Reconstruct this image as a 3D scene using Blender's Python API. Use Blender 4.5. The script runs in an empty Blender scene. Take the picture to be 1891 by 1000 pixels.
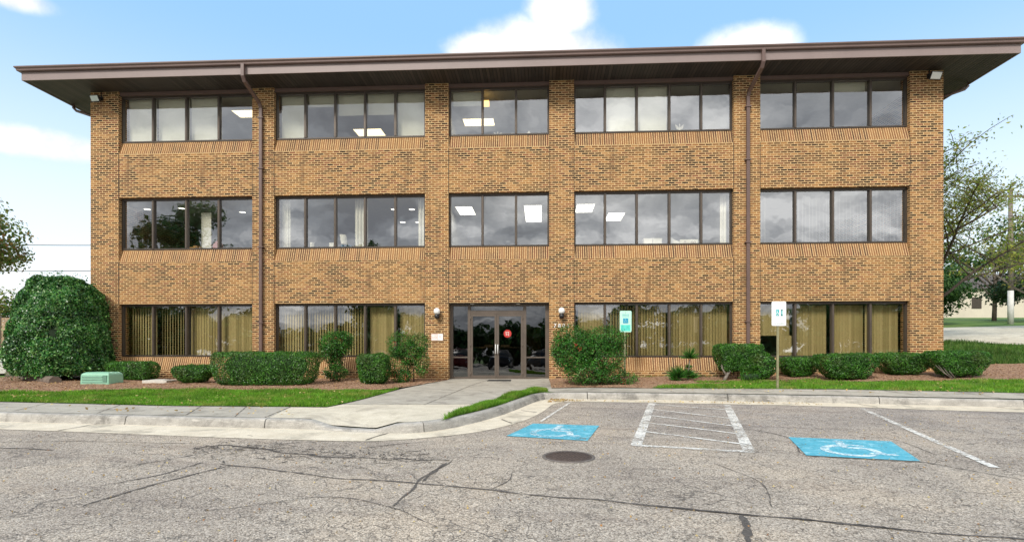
import bpy, bmesh, math, random
import numpy as np
from mathutils import Vector, noise
R = math.radians
SC = bpy.context.scene
COL = SC.collection
random.seed(7)

# ------------------------------------------------------------------ camera
cam = bpy.data.cameras.new("camera"); co = bpy.data.objects.new("camera", cam); COL.objects.link(co)
cam.sensor_width = 36.0; cam.lens = 36.0 * 1020.0 / 1891.0
cam.shift_y = (640.0 - 500.0) / 1891.0
cam.clip_end = 2000
co.location = (0, -17.174, 1.45); co.rotation_euler = (R(90), 0, R(3.12))
SC.camera = co
SC.view_settings.view_transform = 'Standard'; SC.view_settings.look = 'None'
SC.view_settings.gamma = 1.0; SC.view_settings.exposure = 0.85

# ------------------------------------------------------------------ sun + world
SUN_EL, SUN_AZ = 40.0, 205.0           # azimuth clockwise from +Y
sd = bpy.data.lights.new("sun", 'SUN'); sd.energy = 2.0; sd.angle = R(14); sd.color = (1, .95, .87)
so = bpy.data.objects.new("sun", sd); COL.objects.link(so)
_d = Vector((math.sin(R(SUN_AZ)) * math.cos(R(SUN_EL)), math.cos(R(SUN_AZ)) * math.cos(R(SUN_EL)), math.sin(R(SUN_EL))))
so.rotation_euler = _d.to_track_quat('Z', 'Y').to_euler(); so.location = (0, -10, 30)

class NT:
    """small node-tree helper"""
    def __init__(s, tree): s.t = tree; s.n = tree.nodes; s.l = tree.links
    def add(s, typ, ins=None, **kw):
        nd = s.n.new(typ)
        for k, v in kw.items(): setattr(nd, k, v)
        for k, v in (ins or {}).items():
            sock = nd.inputs[k]
            if isinstance(v, bpy.types.NodeSocket): s.l.new(v, sock)
            else: sock.default_value = v
        return nd
    def math(s, op, a, b=0.0, c=0.0, clamp=False):
        nd = s.add('ShaderNodeMath', {0: a, 1: b, 2: c}, operation=op, use_clamp=clamp); return nd.outputs[0]
    def mix(s, fac, a, b, blend='MIX'):
        nd = s.add('ShaderNodeMix', data_type='RGBA', blend_type=blend)
        for i, v in ((0, fac), (6, a), (7, b)):
            if isinstance(v, bpy.types.NodeSocket): s.l.new(v, nd.inputs[i])
            else: nd.inputs[i].default_value = (*v, 1) if isinstance(v, tuple) and len(v) == 3 else v
        return nd.outputs[2]
    def ramp(s, fac, stops, interp='LINEAR'):
        nd = s.add('ShaderNodeValToRGB', {0: fac}); cr = nd.color_ramp; cr.interpolation = interp
        while len(cr.elements) < len(stops): cr.elements.new(0.5)
        for e, (p, c) in zip(cr.elements, stops):
            e.position = p; e.color = (*c, 1) if len(c) == 3 else c
        return nd.outputs[0]
    def noise(s, vec, scale, detail=4, rough=.55, dist=0.0):
        return s.add('ShaderNodeTexNoise', {'Vector': vec, 'Scale': scale, 'Detail': detail, 'Roughness': rough, 'Distortion': dist}).outputs[0]
    def sstep(s, x, a, b):
        return s.add('ShaderNodeMapRange', {0: x, 1: a, 2: b, 3: 0.0, 4: 1.0}, interpolation_type='SMOOTHSTEP').outputs[0]

def build_world():
    w = bpy.data.worlds.new("World"); SC.world = w; w.use_nodes = True
    t = NT(w.node_tree); t.n.clear()
    out = t.add('ShaderNodeOutputWorld'); bg = t.add('ShaderNodeBackground')
    t.l.new(bg.outputs[0], out.inputs[0]); bg.inputs[1].default_value = 0.11
    sky = t.add('ShaderNodeTexSky', sky_type='NISHITA', sun_disc=False, sun_elevation=R(SUN_EL), sun_rotation=R(SUN_AZ),
                air_density=1.0, dust_density=1.2, ozone_density=1.4)
    tc = t.add('ShaderNodeTexCoord'); sep = t.add('ShaderNodeSeparateXYZ', {0: tc.outputs['Generated']})
    X, Y, Z = sep.outputs
    az = t.math('ARCTAN2', X, Y); el = t.math('ARCSINE', Z)
    den = t.math('ADD', t.math('MAXIMUM', Z, 0.0), 0.18)
    cv = t.add('ShaderNodeCombineXYZ', {0: t.math('DIVIDE', X, den), 1: t.math('DIVIDE', Y, den), 2: 0.3}).outputs[0]
    n1 = t.noise(cv, 1.1, 7, .58, .2)
    n2 = t.noise(cv, 3.4, 8, .62, .3)
    n3 = t.noise(tc.outputs['Generated'], 9.0, 6, .6, .1)
    # separate white clouds seen over the roof, set by compass direction and elevation
    mask = None
    for a0, e0, ra, re in ((-.2, 27.8, 8.0, 3.0), (2.2, 31.2, 3.6, 2.8), (-5.5, 28.2, 4.4, 1.5), (19.6, 26.2, 4.6, 1.9), (-45.5, 25.2, 3.2, 1.0),
                           (-43.5, 15.6, 4.6, 1.2), (-58, 3.0, 18, 5.0), (33, 31.5, 2.4, 1.3), (95, 30, 22, 8), (-100, 26, 30, 10)):
        dx = t.math('DIVIDE', t.math('SUBTRACT', az, R(a0)), R(ra)); dy = t.math('DIVIDE', t.math('SUBTRACT', el, R(e0)), R(re))
        r2 = t.math('ADD', t.math('MULTIPLY', dx, dx), t.math('MULTIPLY', dy, dy))
        v = t.math('SUBTRACT', 1.0, t.math('SQRT', r2))
        mask = v if mask is None else t.math('MAXIMUM', mask, v)
    mask = t.math('ADD', mask, t.math('MULTIPLY', t.math('SUBTRACT', n3, 0.5), 1.1))
    white = t.sstep(mask, -0.22, 0.46)
    # grey broken cloud on the other side of the sky
    back = t.sstep(Y, 0.10, -0.25)
    gcol = t.ramp(t.math('ADD', t.math('MULTIPLY', n1, .62), t.math('MULTIPLY', n2, .38)),
                  [(.40, (2.2, 2.25, 2.4)), (.47, (3.5, 3.6, 3.75)), (.53, (5.4, 5.4, 5.4)), (.61, (9.5, 9.3, 9.0))])
    haze = t.sstep(el, R(30), R(3))
    bluish = t.mix(t.math('MULTIPLY', haze, .70), sky.outputs[0], (5.2, 5.9, 6.4))
    ccol = t.ramp(t.math('ADD', t.math('MULTIPLY', n3, .6), t.math('MULTIPLY', t.noise(tc.outputs['Generated'], 26.0, 6, .6), .4)), [(.36, (4.7, 4.85, 5.1)), (.50, (5.8, 5.85, 5.9)), (.6, (6.6, 6.6, 6.6))])
    front = t.mix(white, t.mix(0.80, bluish, t.mix(haze, (2.0, 3.7, 5.7), (5.6, 6.1, 6.4))), ccol)
    t.l.new(t.mix(back, front, gcol), bg.inputs[0])
build_world()

# ------------------------------------------------------------------ materials
MAT = {}
def new_mat(name):
    m = bpy.data.materials.new(name); m.use_nodes = True; t = NT(m.node_tree)
    p = t.n['Principled BSDF']; MAT[name] = m
    return m, t, p
def bump(t, p, h, strength=.3, dist=.01):
    b = t.add('ShaderNodeBump', {'Strength': strength, 'Distance': dist, 'Height': h}); t.l.new(b.outputs[0], p.inputs['Normal'])
def ocoord(t): return t.add('ShaderNodeTexCoord').outputs['Object']
def gcoord(t): return t.add('ShaderNodeNewGeometry').outputs['Position']
def simple(name, col, rough=.6, metal=0.0, var=.12, scale=6.0, spec=.5, bmp=0.0, emis=None):
    m, t, p = new_mat(name); g = gcoord(t)
    n = t.noise(g, scale, 5, .6); n2 = t.noise(g, scale * 9, 3, .6)
    f = t.math('ADD', t.math('MULTIPLY', n, .7), t.math('MULTIPLY', n2, .3))
    lo = tuple(max(0, c * (1 - var * 2)) for c in col); hi = tuple(min(1, c * (1 + var * 2)) for c in col)
    t.l.new(t.ramp(f, [(.25, lo), (.75, hi)]), p.inputs['Base Color'])
    p.inputs['Roughness'].default_value = rough; p.inputs['Metallic'].default_value = metal
    p.inputs['Specular IOR Level'].default_value = spec
    if bmp: bump(t, p, n2, bmp, .01)
    if emis:
        p.inputs['Emission Color'].default_value = (*emis[0], 1); p.inputs['Emission Strength'].default_value = emis[1]
    return m

def brick_mat(name, soldier=False):
    m, t, p = new_mat(name)
    uv = t.add('ShaderNodeUVMap').outputs[0]
    sep = t.add('ShaderNodeSeparateXYZ', {0: uv})
    wob = t.math('MULTIPLY', t.math('SUBTRACT', t.noise(uv, 14.0, 2), .5), .008)
    if soldier:
        v = t.add('ShaderNodeCombineXYZ', {0: sep.outputs[1], 1: t.math('ADD', sep.outputs[0], wob), 2: 0.0}).outputs[0]
    else:
        v = t.add('ShaderNodeCombineXYZ', {0: sep.outputs[0], 1: t.math('ADD', sep.outputs[1], wob), 2: 0.0}).outputs[0]
    b = t.add('ShaderNodeTexBrick', {'Vector': v, 'Color1': (0, 0, 0, 1), 'Color2': (1, 1, 1, 1), 'Mortar': (.5, .5, .5, 1), 'Scale': 1.0,
              'Mortar Size': .0115 if not soldier else .011, 'Mortar Smooth': .08, 'Bias': 0.0, 'Brick Width': .2035 if not soldier else .46, 'Row Height': .0678})
    b.offset = 0.5 if not soldier else 0.0; b.squash = 1.0
    rnd = b.outputs[0]
    bc = t.ramp(rnd, [(0, (.026, .014, .010)), (.16, (.070, .032, .017)), (.28, (.145, .062, .027)), (.40, (.225, .100, .038)), (.50, (.165, .064, .033)),
                      (.59, (.30, .140, .052)), (.70, (.235, .092, .048)), (.80, (.37, .195, .080)), (.90, (.085, .040, .022))], 'CONSTANT')
    big = t.noise(uv, .55, 4, .6); mid = t.noise(uv, 5.0, 3, .6); fine = t.noise(uv, 60.0, 4, .7)
    if soldier: bc = t.mix(.5, bc, (.165, .085, .055))
    bc = t.mix(t.sstep(big, .42, .66), bc, t.mix(.35, bc, (.50, .26, .085)))
    bc = t.mix(t.sstep(mid, .62, .72), bc, t.mix(.45, bc, (.42, .35, .18)))
    bc = t.mix(1.0, bc, t.ramp(fine, [(.3, (.72, .72, .72)), (.7, (1.25, 1.22, 1.18))]), 'MULTIPLY')
    mort = t.ramp(t.noise(uv, 22.0, 4, .6), [(.3, (.44, .285, .135)), (.7, (.78, .56, .30))])
    col = t.mix(b.outputs[1], bc, mort)
    # weather streaks with their own ragged shape
    st = t.add('ShaderNodeCombineXYZ', {0: t.math('MULTIPLY', sep.outputs[0], 3.0), 1: t.math('MULTIPLY', sep.outputs[1], .35), 2: 0.0}).outputs[0]
    col = t.mix(t.math('MULTIPLY', t.sstep(t.noise(st, 1.3, 5, .6), .53, .72), .5), col, (.15, .088, .048))
    t.l.new(col, p.inputs['Base Color']); p.inputs['Roughness'].default_value = .86; p.inputs['Specular IOR Level'].default_value = .25
    h = t.math('ADD', t.math('MULTIPLY', t.math('SUBTRACT', 1.0, b.outputs[1]), 1.0), t.math('MULTIPLY', fine, .35))
    bump(t, p, h, .9, .012)
    return m
brick_mat('brick'); brick_mat('brick_sill', True)

simple('bronze', (.075, .060, .048), .38, .35, .1, 3)
simple('bronze_light', (.135, .108, .088), .40, .35, .12, 3)
simple('fascia_paint', (.25, .195, .185), .5, 0, .05, 1.2)
simple('gutter_paint', (.16, .108, .097), .4, 0, .08, 1.2)
simple('downspout_paint', (.135, .088, .078), .42, 0, .1, 2)
simple('roof_shingle', (.10, .085, .075), .9, 0, .2, 8, bmp=.4)
simple('joint_dark', (.05, .035, .025), .9)
simple('interior_wall', (.50, .49, .46), .8, 0, .05)
simple('ceiling_tile', (.62, .62, .60), .9, 0, .04)
simple('carpet', (.12, .11, .10), .95)
simple('shade_white', (.90, .92, .89), .8, 0, .03, 1.0)
simple('blind_white', (.62, .64, .64), .6, 0, .05)
simple('curtain_white', (.80, .80, .78), .8, 0, .05)
simple('steel', (.6, .6, .58), .3, .9, .1)
simple('white_metal', (.75, .76, .74), .4, 0, .03)
simple('paper_white', (.85, .86, .86), .7, 0, .03)
simple('black_metal', (.015, .015, .016), .4)
simple('rubber_black', (.02, .02, .022), .8, 0, .3, 30, bmp=.3)
simple('globe_glass', (.85, .85, .84), .15, 0, .02)
simple('lens_glass', (.62, .70, .68), .15, 0, .05)
simple('red_sticker', (.48, .035, .03), .4, 0, .05)
simple('sticker_pale', (.80, .62, .58), .5)
simple('blue_plastic', (.02, .17, .38), .4)
simple('tan_card', (.50, .30, .12), .7)
simple('red_paper', (.45, .12, .10), .6)
simple('ink_brown', (.30, .14, .10), .7)
simple('pedestal_green', (.25, .50, .36), .45, 0, .08, 4)
simple('pedestal_dark', (.13, .27, .20), .6)
simple('sign_white', (.90, .92, .92), .35, 0, .02)
simple('sign_teal', (.03, .42, .46), .4)
simple('sign_ink', (.03, .18, .20), .4)
simple('sign_mint', (.52, .86, .72), .35, 0, .05)
simple('sign_aqua', (.10, .66, .56), .4, 0, .2, 14)
simple('sign_blue', (.03, .33, .52), .4)
simple('sign_sky', (.22, .66, .80), .4)
simple('post_galv', (.28, .27, .16), .5, .3, .15, 9)
simple('iron', (.10, .075, .065), .65, .3, .35, 26, bmp=.6)
simple('iron_rim', (.16, .14, .125), .7, .2, .3, 18, bmp=.4)
simple('bark', (.095, .075, .06), .92, 0, .3, 9, bmp=.8)
simple('bark_pale', (.19, .165, .14), .92, 0, .25, 9, bmp=.8)
simple('twig', (.16, .115, .08), .9, 0, .3, 20)
simple('wood_fence', (.34, .25, .16), .85, 0, .18, 3, bmp=.3)
simple('pole_white', (.58, .58, .55), .7, 0, .1)
simple('pole_wood', (.24, .20, .17), .9, 0, .2, 5, bmp=.3)
simple('wire_black', (.05, .05, .05), .6)
simple('house_cream', (.62, .56, .47), .8, 0, .06, .6)
simple('brass', (.50, .42, .30), .35, .7)
simple('curb_shade_tone', (.16, .125, .10), .9, 0, .25, 5, bmp=.6)  # concrete of the driveway curb, shadow put into the dark colour
simple('concrete_pad', (.55, .53, .48), .85, 0, .1, 8, bmp=.2)
simple('joint_concrete', (.15, .13, .11), .95, 0, .2, 15)
simple('berry', (.48, .05, .03), .4, 0, .2)
simple('figurine_white', (.85, .86, .86), .4)
simple('lamp_panel', (.9, .9, .85), .5, emis=((1.0, .98, .93), 2.4))
simple('lamp_panel_warm', (.9, .85, .7), .5, emis=((1.0, .84, .52), 1.7))
simple('lamp_amber', (.9, .6, .3), .5, emis=((1.0, .60, .18), 1.4))

def soffit_mat():
    m, t, p = new_mat('soffit'); g = gcoord(t); sep = t.add('ShaderNodeSeparateXYZ', {0: g})
    f = t.math('FRACT', t.math('MULTIPLY', sep.outputs[0], 1 / .105))
    groove = t.math('MINIMUM', t.sstep(f, 0.0, .2), t.sstep(f, 1.0, .8))
    cell = t.math('FLOOR', t.math('MULTIPLY', sep.outputs[0], 1 / .105))
    rn = t.add('ShaderNodeTexWhiteNoise', {'W': cell}, noise_dimensions='1D').outputs[0]
    c = t.ramp(rn, [(0, (.028, .021, .018)), (1, (.062, .048, .040))])
    c = t.mix(groove, (.006, .005, .005), c)
    t.l.new(c, p.inputs['Base Color']); p.inputs['Roughness'].default_value = .6
    bump(t, p, groove, .8, .01)
soffit_mat()

def glass_mat(name, refl, tint):
    m, t, p = new_mat(name); t.n.remove(p); out = t.n['Material Output']
    g = gcoord(t)
    tr = t.add('ShaderNodeBsdfTransparent', {'Color': (*tint, 1)})
    b = t.add('ShaderNodeBump', {'Strength': .11, 'Distance': .02, 'Height': t.noise(g, 1.6, 2)})
    gl = t.add('ShaderNodeBsdfGlossy', {'Color': (.93, .96, 1.0, 1), 'Roughness': .012, 'Normal': b.outputs[0]})
    mx = t.add('ShaderNodeMixShader', {0: refl, 1: tr.outputs[0], 2: gl.outputs[0]})
    t.l.new(mx.outputs[0], out.inputs[0]); return m
glass_mat('glass', .34, (.95, .94, .84))
glass_mat('glass_low', .26, (.97, .93, .76))
glass_mat('glass_door', .14, (.22, .20, .17))

def blind_mat():
    m, t, p = new_mat('blind_khaki')
    rn = t.add('ShaderNodeNewGeometry').outputs['Random Per Island']
    c = t.ramp(rn, [(0, (.31, .27, .155)), (.5, (.39, .34, .20)), (1, (.47, .41, .26))])
    t.l.new(c, p.inputs['Base Color']); p.inputs['Roughness'].default_value = .7
blind_mat()

def leaf_mat(name, cols, rough=.45, trans=.25, spec=.5, clump=(1.1, .75, 1.2), patch=None):
    m, t, p = new_mat(name)
    rn = t.add('ShaderNodeNewGeometry').outputs['Random Per Island']
    c = t.ramp(rn, [(i / max(1, len(cols) - 1), k) for i, k in enumerate(cols)])
    g = gcoord(t); n = t.noise(g, clump[0], 4, .6)
    c = t.mix(1.0, c, t.ramp(n, [(.35, (clump[1],) * 3), (.65, (clump[2], clump[2], clump[2] * .9))]), 'MULTIPLY')
    if patch: c = t.mix(t.math('MULTIPLY', t.sstep(t.noise(g, patch[0], 6, .7), .50, .66), patch[2]), c, patch[1])
    t.l.new(c, p.inputs['Base Color']); p.inputs['Roughness'].default_value = rough; p.inputs['Specular IOR Level'].default_value = spec
    tl = t.add('ShaderNodeBsdfTranslucent'); t.l.new(c, tl.inputs['Color'])
    mx = t.add('ShaderNodeMixShader', {0: trans, 1: p.outputs[0], 2: tl.outputs[0]})
    t.l.new(mx.outputs[0], t.n['Material Output'].inputs[0]); return m
leaf_mat('leaf_box', [(.014, .065, .008), (.030, .130, .014), (.060, .20, .020), (.11, .30, .035)], .42, .2, .5, (3, .65, 1.3), (2.3, (.10, .12, .03), .5))
leaf_mat('leaf_holly', [(.010, .070, .016), (.022, .120, .024), (.045, .185, .035), (.10, .28, .06), (.22, .38, .12)], .33, .2, .6, (2.8, .55, 1.4))
leaf_mat('leaf_nandina', [(.012, .080, .018), (.028, .140, .022), (.055, .21, .030), (.10, .33, .04), (.05, .16, .03), (.11, .09, .03)], .45, .3, .5, (3.5, .6, 1.4))
leaf_mat('leaf_locust', [(.16, .26, .04), (.26, .38, .06), (.38, .44, .08), (.44, .38, .08), (.16, .20, .05)], .5, .5, .4, (.6, .7, 1.2))
leaf_mat('leaf_maple', [(.08, .16, .03), (.16, .26, .05), (.22, .24, .05), (.32, .16, .06), (.12, .22, .05)], .5, .4, .4, (.8, .7, 1.2))
leaf_mat('leaf_hedgerow', [(.05, .12, .02), (.12, .22, .03), (.22, .28, .05), (.30, .18, .05)], .5, .3, .4, (.5, .6, 1.3))
leaf_mat('leaf_far', [(.012, .045, .012), (.03, .09, .02), (.05, .13, .03), (.09, .17, .04)], .6, .3, .3, (.3, .6, 1.3))
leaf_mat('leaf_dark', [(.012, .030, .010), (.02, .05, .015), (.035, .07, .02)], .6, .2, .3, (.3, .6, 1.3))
leaf_mat('grass_blade', [(.07, .19, .012), (.11, .28, .018), (.16, .37, .025), (.25, .42, .05)], .5, .35, .3, (2.0, .7, 1.25), (1.7, (.36, .36, .09), .7))
leaf_mat('grass_rough', [(.04, .11, .02), (.07, .17, .025), (.10, .22, .035), (.20, .26, .08)], .5, .35, .3, (1.0, .7, 1.2))
leaf_mat('leaf_dry', [(.42, .26, .10), (.55, .40, .18), (.62, .52, .26), (.35, .14, .05)], .7, .2, .3)
leaf_mat('mulch_chip', [(.16, .085, .05), (.36, .20, .12), (.50, .32, .20), (.62, .45, .30)], .9, .0, .2)

def ground_mats():
    # soil / far grass
    m, t, p = new_mat('ground'); g = gcoord(t)
    c = t.ramp(t.noise(g, .6, 6, .6), [(.3, (.06, .13, .02)), (.5, (.10, .19, .03)), (.7, (.17, .22, .06))])
    c = t.mix(1.0, c, t.ramp(t.noise(g, 30, 4, .7), [(.3, (.6, .6, .6)), (.7, (1.3, 1.3, 1.3))]), 'MULTIPLY')
    t.l.new(c, p.inputs['Base Color']); p.inputs['Roughness'].default_value = .95
    # mulch
    m, t, p = new_mat('mulch'); g = gcoord(t)
    c = t.ramp(t.noise(g, 38, 6, .75), [(.30, (.14, .075, .045)), (.46, (.34, .20, .125)), (.6, (.50, .32, .21)), (.72, (.66, .49, .35))])
    c = t.mix(t.sstep(t.noise(g, 1.6, 5, .6), .5, .68), c, t.mix(.45, c, (.44, .30, .17)))
    t.l.new(c, p.inputs['Base Color']); p.inputs['Roughness'].default_value = .95
    bump(t, p, t.noise(g, 45, 5, .75), 1.0, .04)
    # asphalt
    for nm in ('asphalt', 'asphalt_far'):
        m, t, p = new_mat(nm); g = gcoord(t); sep = t.add('ShaderNodeSeparateXYZ', {0: g})
        v1 = t.add('ShaderNodeTexVoronoi', {'Vector': g, 'Scale': 95.0, 'Randomness': 1.0})
        agg = t.add('ShaderNodeSeparateColor', {0: v1.outputs['Color']}).outputs[0]
        base = t.ramp(agg, [(0, (.14, .120, .098)), (.25, (.33, .285, .235)), (.55, (.445, .388, .325)), (.8, (.53, .468, .395)), (1, (.70, .63, .54))])
        f2 = t.noise(g, 48.0, 5, .75)
        base = t.mix(1.0, base, t.ramp(f2, [(.32, (.55, .55, .56)), (.5, (1.0, 1.0, 1.0)), (.68, (1.28, 1.25, 1.2))]), 'MULTIPLY')
        # smoother bluish-grey surface towards the stalls, worn warm surface in the lane
        stall = t.math('MULTIPLY', t.sstep(t.math('ADD', sep.outputs[1], t.math('MULTIPLY', t.noise(g, .8, 5), 3.0)), -9.5, -4.0), t.sstep(sep.outputs[0], .2, 2.0))
        base = t.mix(stall, base, t.mix(1.0, base, (.86, .885, .95), 'MULTIPLY'))
        big = t.noise(g, .45, 6, .65, .3)
        base = t.mix(1.0, base, t.ramp(big, [(.32, (.76, .75, .76)), (.5, (1, 1, 1)), (.68, (1.16, 1.12, 1.06))]), 'MULTIPLY')
        tanp = t.sstep(t.noise(g, .9, 5, .6), .56, .70)
        base = t.mix(t.math('MULTIPLY', tanp, .35), base, t.mix(.6, base, (.46, .36, .27)))
        # tyre-polished bands along the lane
        lane = t.add('ShaderNodeCombineXYZ', {0: t.math('MULTIPLY', sep.outputs[0], .25), 1: t.math('ADD', t.math('MULTIPLY', sep.outputs[1], 2.2), t.math('MULTIPLY', sep.outputs[0], .45)), 2: 0.0}).outputs[0]
        base = t.mix(t.math('MULTIPLY', t.sstep(t.noise(lane, 1.1, 6, .65), .50, .66), .9), base, t.mix(1.0, base, (.80, .79, .80), 'MULTIPLY'))
        # hairline crazing
        wv = t.add('ShaderNodeVectorMath', {0: g, 1: t.add('ShaderNodeVectorMath', {0: t.add('ShaderNodeTexNoise', {'Vector': g, 'Scale': 2.5, 'Detail': 6.0}).outputs[1], 1: (.5, .5, .5)}, operation='MULTIPLY').outputs[0]}, operation='ADD').outputs[0]
        ck = None
        for sc, wd in ((.9, .010), (2.6, .018), (6.5, .035)):
            d = t.add('ShaderNodeTexVoronoi', {'Vector': wv, 'Scale': sc, 'Randomness': 1.0}, feature='DISTANCE_TO_EDGE').outputs[0]
            k = t.math('SUBTRACT', 1.0, t.sstep(d, 0.0, wd))
            k = t.math('MULTIPLY', k, t.sstep(t.noise(g, .55 * sc, 4), .43, .58))
            ck = k if ck is None else t.math('MAXIMUM', ck, k)
        base = t.mix(t.math('MULTIPLY', ck, .70), base, (.085, .078, .072))
        t.l.new(base, p.inputs['Base Color']); p.inputs['Roughness'].default_value = .88; p.inputs['Specular IOR Level'].default_value = .3
        h = t.math('SUBTRACT', t.math('ADD', t.math('MULTIPLY', v1.outputs['Distance'], -.6), f2), t.math('MULTIPLY', ck, .8))
        bump(t, p, h, .75, .012)
    m, t, p = new_mat('asphalt_crack'); g = gcoord(t)
    c = t.ramp(t.noise(g, 30, 5, .7), [(.3, (.045, .040, .038)), (.7, (.15, .135, .12))]); t.l.new(c, p.inputs['Base Color']); p.inputs['Roughness'].default_value = .95
    tr = t.add('ShaderNodeBsdfTransparent'); k = t.sstep(t.math('ADD', t.math('MULTIPLY', t.noise(g, 55, 5, .8), .65), t.math('MULTIPLY', t.noise(g, 4, 3, .6), .35)), .35, .47)
    mx = t.add('ShaderNodeMixShader', {0: t.math('MULTIPLY', k, .9), 1: tr.outputs[0], 2: p.outputs[0]}); t.l.new(mx.outputs[0], t.n['Material Output'].inputs[0])
    # concretes
    for nm, lo, hi, st in (('concrete_walk', (.36, .335, .285), (.50, .47, .405), (.20, .185, .16)), ('concrete_light', (.54, .49, .385), (.70, .645, .53), (.36, .32, .26)),
                       ('concrete_curb', (.30, .285, .26), (.47, .45, .41), (.115, .11, .10)), ('concrete_gutter', (.60, .53, .41), (.76, .69, .56), (.30, .27, .22))):
        m, t, p = new_mat(nm); g = gcoord(t)
        c = t.ramp(t.noise(g, 3.2, 7, .65), [(.3, lo), (.7, hi)])
        c = t.mix(1.0, c, t.ramp(t.noise(g, 70, 4, .7), [(.3, (.72, .72, .72)), (.7, (1.2, 1.2, 1.2))]), 'MULTIPLY')
        n4 = t.noise(g, 1.5, 8, .72, .6)
        c = t.mix(t.math('MULTIPLY', t.sstep(n4, .48, .66), .70), c, st)
        if nm == 'concrete_curb':
            sp = t.add('ShaderNodeMapping', {'Vector': g, 'Scale': (2.5, 2.5, 16)}).outputs[0]
            c = t.mix(t.math('MULTIPLY', t.sstep(t.noise(sp, 1.8, 7, .7), .52, .68), .6), c, (.62, .59, .54))
        t.l.new(c, p.inputs['Base Color']); p.inputs['Roughness'].default_value = .9; p.inputs['Specular IOR Level'].default_value = .3
        bump(t, p, t.noise(g, 60, 5, .7), .35, .008)
    # worn paints
    for nm, col, lo, hi in (('paint_white', (.78, .76, .71), .41, .56), ('paint_blue', (.09, .42, .55), .34, .47), ('paint_symbol', (.66, .84, .90), .41, .56)):
        m, t, p = new_mat(nm); g = gcoord(t)
        n = t.math('ADD', t.math('MULTIPLY', t.noise(g, 22, 6, .75), .6), t.math('MULTIPLY', t.noise(g, 2.6, 6, .65), .4))
        c = t.mix(1.0, (*col, 1), t.ramp(t.noise(g, 30, 5, .7), [(.3, (.72, .76, .78)), (.7, (1.15, 1.12, 1.1))]), 'MULTIPLY')
        if nm == 'paint_blue': c = t.mix(t.math('MULTIPLY', t.sstep(t.noise(g, 6, 7, .7, .5), .50, .68), .65), c, (.42, .74, .82)); c = t.mix(t.math('MULTIPLY', t.sstep(t.noise(g, 11, 7, .75), .56, .66), .5), c, (.05, .26, .36))
        t.l.new(c, p.inputs['Base Color']); p.inputs['Roughness'].default_value = .75
        tr = t.add('ShaderNodeBsdfTransparent')
        mx = t.add('ShaderNodeMixShader', {0: t.sstep(n, lo, hi), 1: tr.outputs[0], 2: p.outputs[0]})
        t.l.new(mx.outputs[0], t.n['Material Output'].inputs[0])
        bump(t, p, t.noise(g, 60, 5, .7), .5, .008)
ground_mats()

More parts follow.
